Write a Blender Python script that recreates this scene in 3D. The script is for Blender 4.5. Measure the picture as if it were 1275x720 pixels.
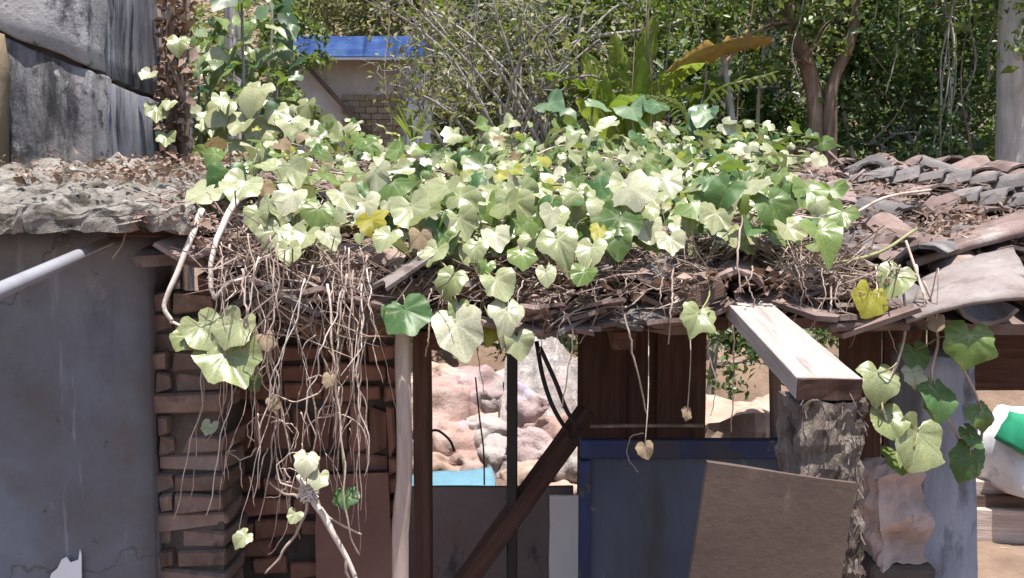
import bpy, bmesh, math, random
import numpy as np
from mathutils import Vector, Matrix, Euler, noise as mnoise

# ------------------------------------------------------------------ scene, camera, light
scene = bpy.context.scene
for o in list(bpy.data.objects): bpy.data.objects.remove(o)
C = scene.collection
R = math.radians
random.seed(11); rng = np.random.default_rng(11)

F = 1104.0; PITCH = R(-3.0); EYE = Vector((0, 0, 1.75))
cam = bpy.data.cameras.new('camera'); camo = bpy.data.objects.new('camera', cam); C.objects.link(camo)
camo.location = EYE; camo.rotation_euler = (R(90) + PITCH, 0, 0)
cam.sensor_width = 36; cam.lens = 36 * F / 1275; cam.clip_start = .05; cam.clip_end = 500
scene.camera = camo

SUN_DIR = Vector((.10, -.20, .97)).normalized()          # towards the sun
el = math.asin(SUN_DIR.z); az = math.atan2(SUN_DIR.x, SUN_DIR.y)
w = bpy.data.worlds.new('World'); scene.world = w; w.use_nodes = True
nt = w.node_tree; bg = nt.nodes['Background']; sky = nt.nodes.new('ShaderNodeTexSky')
sky.sky_type = 'NISHITA'; sky.sun_disc = False; sky.sun_elevation = el; sky.sun_rotation = az
sky.air_density = 1.0; sky.dust_density = 1.5
nt.links.new(sky.outputs[0], bg.inputs[0]); bg.inputs[1].default_value = .125
sl = bpy.data.lights.new('sun', 'SUN'); so = bpy.data.objects.new('sun', sl); C.objects.link(so)
sl.energy = 5.0; sl.angle = R(.5); sl.color = (1, .95, .87)
so.location = (0, 0, 20); so.rotation_euler = SUN_DIR.to_track_quat('Z', 'Y').to_euler()
vs = scene.view_settings; vs.view_transform = 'Standard'; vs.look = 'None'; vs.exposure = .92; vs.gamma = 1
scene.render.engine = 'CYCLES'
scene.cycles.max_bounces = 8; scene.cycles.diffuse_bounces = 5; scene.cycles.transmission_bounces = 6

def at(px, py, Y):
    """a point of the place seen in that direction, Y metres ahead"""
    u = (px - 637.5) / F; v = (360 - py) / F
    d = Vector((u, math.cos(PITCH) - v * math.sin(PITCH), math.sin(PITCH) + v * math.cos(PITCH)))
    return EYE + d * (Y / d.y)
def proj(x, y, z):
    r = Vector((x, y, z)) - EYE
    f = r.y * math.cos(PITCH) + r.z * math.sin(PITCH); v = -r.y * math.sin(PITCH) + r.z * math.cos(PITCH)
    return 637.5 + F * r.x / f, 360 - F * v / f
def sstep(a, b, x):
    t = max(0., min(1., (x - a) / (b - a))); return t * t * (3 - 2 * t)
U = random.uniform
def n3(p, s=1.0): return mnoise.noise(Vector(p) * s)

# ------------------------------------------------------------------ materials
MATS = {}
def _vec(nt, stretch):
    tc = nt.nodes.new('ShaderNodeTexCoord'); oi = nt.nodes.new('ShaderNodeObjectInfo')
    mu = nt.nodes.new('ShaderNodeMath'); mu.operation = 'MULTIPLY'; mu.inputs[1].default_value = 43.7
    nt.links.new(oi.outputs['Random'], mu.inputs[0])
    ad = nt.nodes.new('ShaderNodeVectorMath'); ad.operation = 'ADD'
    nt.links.new(tc.outputs['Object'], ad.inputs[0]); nt.links.new(mu.outputs[0], ad.inputs[1])
    mp = nt.nodes.new('ShaderNodeMapping'); mp.inputs['Scale'].default_value = stretch
    nt.links.new(ad.outputs[0], mp.inputs[0]); return mp.outputs[0], oi.outputs['Random']
def _noise(nt, v, scale, detail=8, rough=.6):
    n = nt.nodes.new('ShaderNodeTexNoise'); n.inputs['Scale'].default_value = scale
    n.inputs['Detail'].default_value = detail; n.inputs['Roughness'].default_value = rough
    nt.links.new(v, n.inputs['Vector']); return n.outputs['Fac']
def _ramp(nt, f, stops):
    r = nt.nodes.new('ShaderNodeValToRGB'); e = r.color_ramp.elements
    while len(e) < len(stops): e.new(.5)
    for i, (p, c) in enumerate(stops): e[i].position = p; e[i].color = (*c, 1) if len(c) == 3 else c
    nt.links.new(f, r.inputs[0]); return r.outputs[0]
def _mix(nt, f, a, b, mode='MIX'):
    m = nt.nodes.new('ShaderNodeMix'); m.data_type = 'RGBA'; m.blend_type = mode
    if isinstance(f, float): m.inputs[0].default_value = f
    else: nt.links.new(f, m.inputs[0])
    for s, k in ((a, 6), (b, 7)):
        if isinstance(s, tuple): m.inputs[k].default_value = (*s, 1)
        else: nt.links.new(s, m.inputs[k])
    return m.outputs[2]
def surf(name, cols, scale=8, stretch=(1, 1, 1), rough=.88, bump=.4, bscale=None, var=.3, spots=(), metal=0, spec=.3, bdist=.01):
    """cols: base tones through one noise; spots: (colour, scale, lo, hi, stretch) stains and lichen on top"""
    m = bpy.data.materials.new(name); m.use_nodes = True; nt = m.node_tree
    b = nt.nodes['Principled BSDF']; b.inputs['Roughness'].default_value = rough
    b.inputs['Metallic'].default_value = metal; b.inputs['Specular IOR Level'].default_value = spec
    v, rnd = _vec(nt, stretch)
    n = _noise(nt, v, scale)
    k = len(cols); col = _ramp(nt, n, [(.3 + .4 * i / max(1, k - 1), c) for i, c in enumerate(cols)])
    for c, s, lo, hi, st in spots:
        v2, _ = _vec(nt, st)
        f = _ramp(nt, _noise(nt, v2, s, 6, .65), [(lo, (0, 0, 0)), (hi, (1, 1, 1))])
        col = _mix(nt, f, col, c)
    hs = nt.nodes.new('ShaderNodeHueSaturation'); mr = nt.nodes.new('ShaderNodeMapRange')
    mr.inputs[3].default_value = 1 - var; mr.inputs[4].default_value = 1 + var
    nt.links.new(rnd, mr.inputs[0]); nt.links.new(mr.outputs[0], hs.inputs['Value']); nt.links.new(col, hs.inputs['Color'])
    nt.links.new(hs.outputs[0], b.inputs['Base Color'])
    bp = nt.nodes.new('ShaderNodeBump'); bp.inputs['Strength'].default_value = bump; bp.inputs['Distance'].default_value = bdist
    nt.links.new(_noise(nt, v, bscale or scale * 3, 8, .7), bp.inputs['Height']); nt.links.new(bp.outputs[0], b.inputs['Normal'])
    MATS[name] = m; return m
def leafmat(name, cols, vein=None, rough=.5, trans=.35, tcol=None, spec=.35):
    """per-leaf tone from the leaf's own random value (attribute rnd, or the object's)"""
    m = bpy.data.materials.new(name); m.use_nodes = True; nt = m.node_tree
    b = nt.nodes['Principled BSDF']; out = nt.nodes['Material Output']
    b.inputs['Roughness'].default_value = rough; b.inputs['Specular IOR Level'].default_value = spec
    oi = nt.nodes.new('ShaderNodeObjectInfo'); a = nt.nodes.new('ShaderNodeAttribute'); a.attribute_name = 'rnd'
    ad = nt.nodes.new('ShaderNodeMath'); ad.operation = 'ADD'
    nt.links.new(oi.outputs['Random'], ad.inputs[0]); nt.links.new(a.outputs['Fac'], ad.inputs[1])
    fr = nt.nodes.new('ShaderNodeMath'); fr.operation = 'FRACT'; nt.links.new(ad.outputs[0], fr.inputs[0])
    k = len(cols); col = _ramp(nt, fr.outputs[0], [(i / (k - 1), c) for i, c in enumerate(cols)])
    v, _ = _vec(nt, (1, 1, 1))
    blot = _ramp(nt, _noise(nt, v, 22, 4), [(.35, (.72, .72, .7)), (.65, (1.12, 1.12, 1.1))])
    col = _mix(nt, 1.0, col, blot, 'MULTIPLY')
    if vein:
        va = nt.nodes.new('ShaderNodeAttribute'); va.attribute_name = 'vein'
        f = _ramp(nt, va.outputs['Fac'], [(.60, (0, 0, 0)), (.98, (.42, .42, .42))])
        col = _mix(nt, f, col, vein)
        sp = _ramp(nt, _noise(nt, v, 5, 5, .7), [(.56, (0, 0, 0)), (.70, (.7, .7, .7))])
        col = _mix(nt, sp, col, (.30, .27, .10))
        sp = _ramp(nt, _noise(nt, v, 17, 3, .6), [(.66, (0, 0, 0)), (.72, (.8, .8, .8))])
        col = _mix(nt, sp, col, (.17, .12, .06))
    nt.links.new(col, b.inputs['Base Color'])
    t = nt.nodes.new('ShaderNodeBsdfTranslucent')
    nt.links.new(_mix(nt, .6, col, tcol or (.30, .42, .05)), t.inputs[0])
    mx = nt.nodes.new('ShaderNodeMixShader'); mx.inputs[0].default_value = trans
    nt.links.new(b.outputs[0], mx.inputs[1]); nt.links.new(t.outputs[0], mx.inputs[2]); nt.links.new(mx.outputs[0], out.inputs[0])
    MATS[name] = m; return m

ONE = (1, 1, 1)
surf('earth', [(.13, .085, .06), (.20, .135, .098), (.27, .19, .14)], 3, bump=.8, bscale=14, var=0, bdist=.03)
surf('cement', [(.115, .115, .13), (.15, .163, .20), (.205, .225, .275)], 2.6, bump=.6, bscale=55, var=0, rough=.8,
     spots=[((.11, .095, .09), 1.6, .50, .72, ONE), ((.24, .25, .29), 7, .66, .76, (1, 1, .5)), ((.10, .11, .15), 4, .60, .72, (1, 1, .4)), ((.27, .29, .34), 9, .62, .72, (1.5, 1, .12)), ((.07, .065, .065), 26, .66, .72, ONE), ((.34, .35, .38), 40, .70, .74, ONE)], bdist=.004)
def cracks(name, scale, width, col):
    nt = MATS[name].node_tree; b = nt.nodes['Principled BSDF']; src = b.inputs['Base Color'].links[0].from_socket
    v, _ = _vec(nt, (1, 1, 1)); n = nt.nodes.new('ShaderNodeTexNoise'); n.inputs['Scale'].default_value = 5; n.inputs['Detail'].default_value = 6; nt.links.new(v, n.inputs['Vector'])
    sc = nt.nodes.new('ShaderNodeVectorMath'); sc.operation = 'SCALE'; sc.inputs['Scale'].default_value = .35; nt.links.new(n.outputs['Color'], sc.inputs[0])
    ad = nt.nodes.new('ShaderNodeVectorMath'); ad.operation = 'ADD'; nt.links.new(v, ad.inputs[0]); nt.links.new(sc.outputs[0], ad.inputs[1])
    vo = nt.nodes.new('ShaderNodeTexVoronoi'); vo.feature = 'DISTANCE_TO_EDGE'; vo.inputs['Scale'].default_value = scale; nt.links.new(ad.outputs[0], vo.inputs['Vector'])
    f = _ramp(nt, vo.outputs['Distance'], [(0, (.8, .8, .8)), (width, (0, 0, 0))]); nt.links.new(_mix(nt, f, src, col), b.inputs['Base Color'])
cracks('cement', .85, .004, (.075, .07, .07))
surf('stained_concrete', [(.12, .115, .125), (.22, .21, .22), (.34, .33, .34)], 4, stretch=(2.2, 2.2, .9), bump=.9, bscale=22, var=.12, bdist=.02,
     spots=[((.035, .035, .04), 5, .50, .62, (1.5, 1.5, .35)), ((.05, .05, .055), 14, .52, .62, ONE), ((.42, .41, .42), 9, .64, .72, ONE), ((.13, .14, .18), 3, .55, .68, (1.5, 1.5, .3))])
surf('pale_concrete', [(.20, .19, .20), (.32, .31, .315), (.42, .41, .42)], 4, bump=.8, bscale=22, var=.05, bdist=.02,
     spots=[((.07, .07, .075), 6, .55, .66, (1.2, 1.2, .6)), ((.12, .115, .12), 17, .58, .66, ONE)])
surf('streaked_concrete', [(.10, .10, .115), (.20, .20, .225), (.33, .33, .36)], 5, stretch=(3, 3, .45), bump=.8, bscale=20, var=.08, bdist=.02,
     spots=[((.035, .035, .04), 6, .52, .60, (2.4, 2.4, .22)), ((.16, .19, .27), 4, .56, .66, (2, 2, .25)), ((.42, .41, .42), 8, .64, .70, (2, 2, .4))])
surf('brown_mud', [(.16, .11, .075), (.24, .18, .12), (.30, .24, .17)], 6, bump=.6, var=.1)
surf('mossy_mortar', [(.16, .14, .125), (.27, .245, .22), (.40, .37, .34)], 9, bump=1, bscale=34, var=.05, bdist=.02,
     spots=[((.06, .05, .042), 13, .50, .60, ONE), ((.11, .10, .06), 5, .56, .68, ONE), ((.48, .47, .42), 14, .62, .70, ONE)])
surf('tile_clay', [(.12, .08, .068), (.19, .135, .12), (.28, .215, .195)], 9, bump=.5, bscale=40, var=.28,
     spots=[((.36, .32, .30), 7, .58, .72, ONE), ((.06, .05, .045), 10, .62, .72, ONE)])
surf('tile_grey', [(.085, .076, .074), (.14, .125, .122), (.21, .19, .185)], 9, bump=.5, bscale=40, var=.2,
     spots=[((.27, .25, .245), 7, .60, .72, ONE), ((.04, .035, .035), 10, .62, .72, ONE)])
surf('pale_sheet', [(.15, .12, .11), (.23, .195, .185), (.31, .275, .265)], 7, bump=.5, bscale=30, var=.08,
     spots=[((.10, .075, .066), 5, .55, .68, (1, 2.5, 1)), ((.06, .05, .045), 18, .62, .70, ONE), ((.40, .37, .36), 10, .64, .72, ONE)])
surf('brick', [(.135, .092, .077), (.19, .135, .115), (.255, .192, .168)], 9, bump=.6, bscale=45, var=.3,
     spots=[((.06, .045, .04), 6, .58, .70, ONE), ((.28, .22, .19), 9, .66, .76, ONE)])
surf('red_brick', [(.20, .10, .078), (.28, .145, .11), (.36, .20, .155)], 9, bump=.6, bscale=45, var=.3,
     spots=[((.08, .045, .04), 6, .58, .70, ONE)])
surf('mortar', [(.055, .045, .04), (.09, .072, .062), (.12, .10, .085)], 12, bump=.8, var=.1)
WOODS = (9, 9, .7)
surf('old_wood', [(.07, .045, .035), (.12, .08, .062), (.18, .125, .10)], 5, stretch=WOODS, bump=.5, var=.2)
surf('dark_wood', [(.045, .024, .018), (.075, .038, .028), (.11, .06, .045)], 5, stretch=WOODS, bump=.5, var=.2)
surf('pale_pole', [(.30, .22, .19), (.42, .33, .29), (.52, .43, .39)], 5, stretch=WOODS, bump=.5, var=.1)
surf('weathered_beam', [(.24, .205, .185), (.36, .31, .285), (.45, .40, .375)], 5, stretch=(9, .6, 9), bump=.5, var=.05,
     spots=[((.14, .11, .10), 4, .60, .72, (9, .5, 9)), ((.10, .08, .07), 18, .68, .74, ONE)])
surf('frayed_timber', [(.24, .185, .15), (.36, .29, .245), (.50, .42, .37)], 14, stretch=(4, 4, 1.2), bump=1, bscale=30, var=.05, bdist=.04, spots=[((.10, .075, .06), 16, .54, .62, (2, 2, .6))])
surf('brown_board', [(.072, .049, .040), (.095, .065, .053), (.12, .084, .07)], 2.5, stretch=(1, 1, 1), bump=.2, bscale=60, var=.05,
     spots=[((.055, .042, .038), 2.6, .52, .68, ONE), ((.13, .105, .095), 16, .62, .70, (1, 1, .35)), ((.035, .028, .025), 20, .66, .72, ONE)])
surf('mauve_board', [(.12, .098, .098), (.155, .125, .122), (.19, .155, .15)], 2.5, bump=.2, bscale=50, var=.05, spots=[((.17, .11, .10), 3, .55, .7, ONE), ((.075, .07, .075), 9, .58, .66, (1, 1, .4))])
surf('red_panel', [(.18, .095, .078), (.25, .135, .11), (.32, .185, .15)], 3, bump=.3, bscale=40, var=.05, spots=[((.09, .05, .04), 4, .55, .7, ONE)])
surf('slate_paint', [(.032, .042, .062), (.044, .056, .08), (.056, .07, .098)], 3, rough=.6, bump=.15, bscale=60, var=.05, spots=[((.035, .036, .042), 3, .5, .65, (2, 1, .4)), ((.11, .10, .095), 11, .63, .70, (1, 1, .3)), ((.12, .11, .105), 30, .66, .72, ONE)])
surf('blue_paint', [(.010, .015, .040), (.014, .024, .070), (.020, .038, .110)], 5, rough=.55, bump=.2, var=.1, spots=[((.03, .03, .034), 7, .50, .60, ONE), ((.09, .07, .055), 14, .60, .66, ONE)])
surf('black_iron', [(.012, .012, .013), (.022, .02, .019), (.04, .03, .026)], 12, rough=.6, bump=.3, var=.1)
surf('rusty_wire', [(.06, .04, .03), (.11, .08, .06), (.22, .18, .15)], 20, rough=.7, bump=.2, var=.1)
surf('rubber', [(.012, .012, .012), (.02, .02, .02)], 12, rough=.5, bump=.05, var=0)
surf('grey_pipe', [(.38, .38, .42), (.50, .50, .55)], 8, rough=.25, bump=.04, var=0, spec=.8, metal=.35)
surf('blue_concrete', [(.17, .18, .225), (.25, .265, .32), (.33, .35, .41)], 7, stretch=(1.5, 1.5, .5), bump=.6, bscale=30, var=0,
     spots=[((.12, .12, .14), 9, .58, .68, (1.5, 1.5, .4))])
surf('pink_stone', [(.26, .20, .18), (.38, .29, .27), (.48, .40, .37)], 6, bump=.6, var=.1, spots=[((.42, .16, .17), 5, .56, .66, ONE), ((.10, .085, .08), 7, .6, .7, ONE)])
surf('rubble', [(.24, .165, .13), (.34, .245, .20), (.44, .34, .29)], 6, bump=.7, var=.25, spots=[((.22, .15, .11), 8, .6, .7, ONE)])
surf('white_sack', [(.25, .215, .205), (.35, .31, .30), (.45, .415, .405)], 4, bump=.8, bscale=16, bdist=.03, var=.06, rough=.6, spots=[((.52, .30, .30), 3.5, .58, .70, ONE), ((.34, .33, .18), 7, .62, .70, ONE)])
surf('pink_sack', [(.27, .16, .14), (.36, .245, .215), (.44, .34, .31)], 4, bump=.8, bscale=16, bdist=.03, var=.06, rough=.6, spots=[((.30, .18, .17), 4, .66, .74, ONE), ((.40, .36, .52), 3, .64, .74, ONE)])
surf('mauve_sack', [(.28, .20, .20), (.38, .30, .30), (.46, .40, .40)], 4, bump=.8, bscale=16, bdist=.03, var=.06, rough=.6, spots=[((.26, .20, .34), 4, .56, .68, ONE), ((.45, .20, .20), 6, .60, .70, ONE)])
surf('aqua_tarp', [(.09, .20, .27), (.14, .28, .36)], 6, rough=.5, bump=.15, var=.05)
surf('green_plastic', [(.02, .20, .11), (.03, .28, .15)], 6, rough=.45, bump=.15, var=.05)
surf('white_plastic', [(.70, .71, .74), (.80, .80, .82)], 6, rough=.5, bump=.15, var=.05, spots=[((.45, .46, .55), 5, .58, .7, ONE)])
surf('hut_blue', [(.05, .11, .36), (.09, .18, .48), (.16, .28, .55)], 5, rough=.55, bump=.2, var=.08, spots=[((.35, .40, .55), 5, .62, .72, ONE)])
surf('hut_plaster', [(.34, .29, .25), (.42, .37, .33), (.48, .44, .40)], 3, bump=.3, var=.05, spots=[((.22, .17, .13), 2.5, .6, .75, ONE)])
surf('hut_brown', [(.19, .14, .10), (.235, .18, .13), (.28, .225, .165)], 5, bump=.3, var=.10)
surf('hut_white', [(.52, .53, .58), (.64, .65, .69)], 4, bump=.2, var=.05)
surf('bark_grey', [(.14, .125, .11), (.26, .24, .22), (.40, .38, .36)], 6, stretch=(4, 4, .8), bump=.7, var=.2)
surf('bark_red', [(.12, .08, .06), (.21, .145, .11), (.30, .22, .18)], 6, stretch=(4, 4, .8), bump=.7, var=.15)
surf('bark_pale', [(.30, .26, .24), (.42, .38, .35), (.52, .49, .46)], 5, stretch=(3, 3, .8), bump=.5, var=.1)
surf('dead_stem', [(.24, .17, .135), (.38, .29, .245), (.54, .45, .395)], 18, bump=.3, var=.32, rough=.8)
surf('pale_root', [(.50, .43, .38), (.64, .57, .52)], 14, bump=.3, var=.08, rough=.75)
surf('green_stem', [(.16, .17, .07), (.24, .24, .11), (.30, .26, .15)], 14, bump=.2, var=.2, rough=.7)
leafmat('dry_litter', [(.09, .058, .045), (.17, .11, .09), (.26, .175, .145), (.38, .28, .24)], rough=.8, trans=.15, tcol=(.3, .18, .08), spec=.15)
leafmat('straw', [(.15, .105, .085), (.27, .20, .17), (.40, .31, .27), (.52, .43, .38)], rough=.8, trans=.1, tcol=(.4, .3, .2), spec=.15)
VEIN = (.50, .53, .38)
leafmat('vine_pale', [(.20, .235, .09), (.33, .345, .20), (.27, .295, .14), (.45, .44, .33)], VEIN, rough=.36, spec=.6, trans=.2, tcol=(.33, .38, .08))
leafmat('vine_green', [(.07, .13, .03), (.12, .19, .045), (.18, .25, .07), (.10, .16, .04)], VEIN, rough=.36, spec=.5, trans=.3)
leafmat('vine_dark', [(.035, .10, .03), (.06, .14, .045), (.08, .16, .05)], (.2, .3, .1), rough=.45, spec=.45, trans=.3)
leafmat('vine_yellow', [(.30, .27, .03), (.33, .33, .05), (.26, .29, .04)], (.5, .5, .15), rough=.5, trans=.35, tcol=(.6, .5, .03))
leafmat('vine_dry', [(.20, .14, .085), (.30, .23, .16), (.25, .18, .12)], None, rough=.75, trans=.2, tcol=(.4, .3, .1), spec=.2)
leafmat('tree_leaf', [(.035, .07, .02), (.08, .13, .035), (.14, .20, .065), (.24, .28, .13)], rough=.45, spec=.5, trans=.3)
leafmat('dark_leaf', [(.015, .045, .018), (.035, .085, .032), (.07, .13, .055), (.16, .21, .11)], rough=.42, spec=.45, trans=.25)
leafmat('olive_leaf', [(.10, .10, .045), (.17, .17, .08), (.24, .23, .13), (.34, .31, .21)], rough=.6, spec=.3, trans=.3)
leafmat('silver_leaf', [(.20, .20, .12), (.32, .31, .22), (.46, .44, .36)], rough=.6, spec=.4, trans=.25, tcol=(.35, .33, .2))
leafmat('lime_leaf', [(.12, .20, .02), (.20, .28, .035), (.27, .33, .05)], rough=.45, trans=.4)
leafmat('blue_leaf', [(.04, .10, .045), (.08, .15, .07), (.16, .24, .13)], (.24, .33, .2), rough=.38, spec=.6, trans=.2)
leafmat('orange_leaf', [(.30, .19, .05), (.36, .26, .07), (.30, .27, .08)], None, rough=.7, trans=.4, tcol=(.6, .3, .05), spec=.2)
leafmat('brown_leaf', [(.10, .05, .035), (.17, .085, .055), (.24, .14, .10)], None, rough=.8, trans=.25, tcol=(.35, .15, .06), spec=.2)

# ------------------------------------------------------------------ builders
def tag(o, label=None, cat=None, group=None, kind=None):
    if label: o['label'] = label
    if cat: o['category'] = cat
    if group: o['group'] = group
    if kind: o['kind'] = kind
    return o
def thing(name, loc, label, cat, group=None):
    o = bpy.data.objects.new(name, None); C.objects.link(o); o.location = loc; o.empty_display_size = .1
    return tag(o, label, cat, group)
def wloc(o):
    v = Vector((0, 0, 0))
    while o: v += o.location; o = o.parent
    return v
def link(name, me, parent=None, loc=(0, 0, 0), rot=None, scale=None):
    """me placed with its origin at the world point loc (parents are never turned)"""
    o = bpy.data.objects.new(name, me); C.objects.link(o)
    if parent: o.parent = parent; o.location = Vector(loc) - wloc(parent)
    else: o.location = loc
    if rot is not None:
        o.rotation_euler = rot.to_euler() if isinstance(rot, Matrix) else rot
    if scale is not None: o.scale = (scale,) * 3 if not hasattr(scale, '__len__') else scale
    return o
def mesh(name, v, f, mat, smooth=False):
    me = bpy.data.meshes.new(name); me.from_pydata([tuple(p) for p in v], [], f)
    me.materials.append(MATS[mat])
    if smooth: me.polygons.foreach_set('use_smooth', [True] * len(me.polygons))
    me.update(); return me
def solid(name, v, f, mat, parent=None, smooth=False):
    c = sum((Vector(p) for p in v), Vector()) / len(v)
    return link(name, mesh(name, [Vector(p) - c for p in v], f, mat, smooth), parent, c)
def tube(pts, rad, sides=6, cap=True):
    pts = [Vector(p) for p in pts]; n = len(pts)
    if not hasattr(rad, '__len__'): rad = [rad] * n
    v, f = [], []; prev = None
    for i, p in enumerate(pts):
        t = (pts[min(i + 1, n - 1)] - pts[max(i - 1, 0)]).normalized()
        if prev is None: a = t.orthogonal().normalized()
        else:
            a = prev - t * prev.dot(t); a = a.normalized() if a.length > 1e-6 else t.orthogonal().normalized()
        prev = a; b = t.cross(a)
        for k in range(sides):
            q = 2 * math.pi * k / sides; v.append(p + (a * math.cos(q) + b * math.sin(q)) * rad[i])
    for i in range(n - 1):
        for k in range(sides):
            k2 = (k + 1) % sides
            f.append((i * sides + k, i * sides + k2, (i + 1) * sides + k2, (i + 1) * sides + k))
    if cap: f.append(tuple(reversed(range(sides)))); f.append(tuple(range((n - 1) * sides, n * sides)))
    return v, f
def join(*parts):
    v, f = [], []
    for a, b in parts:
        o = len(v); v += list(a); f += [tuple(i + o for i in q) for q in b]
    return v, f
def smooth_path(ctrl, n):
    """Catmull-Rom through the control points"""
    P = [Vector(p) for p in ctrl]; P = [P[0] * 2 - P[1]] + P + [P[-1] * 2 - P[-2]]; out = []
    m = len(P) - 3
    for i in range(n):
        t = i / (n - 1) * m; k = min(int(t), m - 1); t -= k
        a, b, c, d = P[k:k + 4]
        out.append(.5 * ((2 * b) + (c - a) * t + (2 * a - 5 * b + 4 * c - d) * t * t + (3 * b - a - 3 * c + d) * t ** 3))
    return out
def box_bm(sx, sy, sz, bev=.004, jit=.0, cuts=0, disp=0, dscale=6, seed=0):
    """a box with eased, uneven edges (base centre at origin bottom)"""
    bm = bmesh.new(); bmesh.ops.create_cube(bm, size=1)
    for p in bm.verts: p.co = Vector((p.co.x * sx, p.co.y * sy, (p.co.z + .5) * sz)) + Vector((U(-jit, jit), U(-jit, jit), U(-jit, jit)))
    if bev: bmesh.ops.bevel(bm, geom=bm.edges[:], offset=bev, segments=1, affect='EDGES', profile=.5)
    if cuts:
        bmesh.ops.triangulate(bm, faces=bm.faces[:])
        for _ in range(cuts):
            long = [e for e in bm.edges if e.calc_length() > max(sx, sy, sz) / (2 ** (_ + 1))]
            bmesh.ops.subdivide_edges(bm, edges=long or bm.edges[:], cuts=1)
            bmesh.ops.triangulate(bm, faces=bm.faces[:])
    if disp:
        bm.normal_update(); o = Vector((seed * 7.3, seed * 3.1, 0))
        nn = {p: p.normal.copy() for p in bm.verts}
        for p in bm.verts: p.co += nn[p] * disp * mnoise.fractal(p.co * dscale + o, 1., 2., 4)
    return bm
def grid_box(sx, sy, sz, nx, ny, nz, disp=0, dscale=6, seed=0, shape=None):
    """an evenly gridded closed box, displaced by noise; shape(p) may bend it"""
    bm = bmesh.new(); cache = {}
    def V(i, j, k):
        if (i, j, k) not in cache: cache[i, j, k] = bm.verts.new(((i / nx - .5) * sx, (j / ny - .5) * sy, k / nz * sz))
        return cache[i, j, k]
    for i in range(nx):
        for j in range(ny):
            for k, fl in ((0, 1), (nz, 0)):
                q = [V(i, j, k), V(i + 1, j, k), V(i + 1, j + 1, k), V(i, j + 1, k)]; bm.faces.new(q[::-1] if fl else q)
    for i in range(nx):
        for k in range(nz):
            for j, fl in ((0, 0), (ny, 1)):
                q = [V(i, j, k), V(i + 1, j, k), V(i + 1, j, k + 1), V(i, j, k + 1)]; bm.faces.new(q[::-1] if fl else q)
    for j in range(ny):
        for k in range(nz):
            for i, fl in ((0, 1), (nx, 0)):
                q = [V(i, j, k), V(i, j + 1, k), V(i, j + 1, k + 1), V(i, j, k + 1)]; bm.faces.new(q[::-1] if fl else q)
    bm.normal_update(); o = Vector((seed * 7.3, seed * 3.1, seed))
    if disp:
        nn = [(p, p.normal.copy()) for p in bm.verts]
        for p, q in nn: p.co += q * disp * mnoise.fractal(p.co * dscale + o, 1., 2., 4)
    if shape:
        for p in bm.verts: p.co = Vector(shape(p.co))
    return bm
def fin(bm, name, mat, parent=None, loc=(0, 0, 0), rot=None, smooth=False):
    me = bpy.data.meshes.new(name); bm.to_mesh(me); bm.free(); me.materials.append(MATS[mat])
    if smooth: me.polygons.foreach_set('use_smooth', [True] * len(me.polygons))
    return link(name, me, parent, loc, rot)
def beam(name, a, b, w_, h_, mat, parent=None, roll=0, bev=.004, jit=.002, nl=8, disp=.003, seed=1):
    """a squared timber or bar from a to b"""
    a, b = Vector(a), Vector(b); L = (b - a).length
    bm = grid_box(w_, h_, L, 2, 2, nl, disp, 9, seed)
    bmesh.ops.bevel(bm, geom=[e for e in bm.edges if len(e.link_faces) == 2 and e.calc_face_angle() > 1.2], offset=bev, segments=1, affect='EDGES')
    q = (b - a).to_track_quat('Z', 'Y').to_matrix() @ Matrix.Rotation(roll, 3, 'Z')
    return fin(bm, name, mat, parent, a, q.to_4x4())
def lump(name, loc, size, mat, parent=None, seed=0, disp=.25, ds=1.6, rot=(0, 0, 0), sub=3, power=.7):
    """a slumped stone or filled sack: a flattened, uneven rounded block"""
    bm = bmesh.new(); bmesh.ops.create_icosphere(bm, subdivisions=sub, radius=1)
    o = Vector((seed * 5.1, seed * 2.7, seed * 1.3))
    for p in bm.verts:
        c = p.co
        c = Vector([math.copysign(abs(q) ** power, q) for q in c]) * (1 + disp * mnoise.fractal(c * ds + o, 1., 2., 4))
        if c.z < -.6: c.z = -.6
        p.co = Vector((c.x * size[0], c.y * size[1], c.z * size[2]))
    return fin(bm, name, mat, parent, loc, rot, True)

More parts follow.
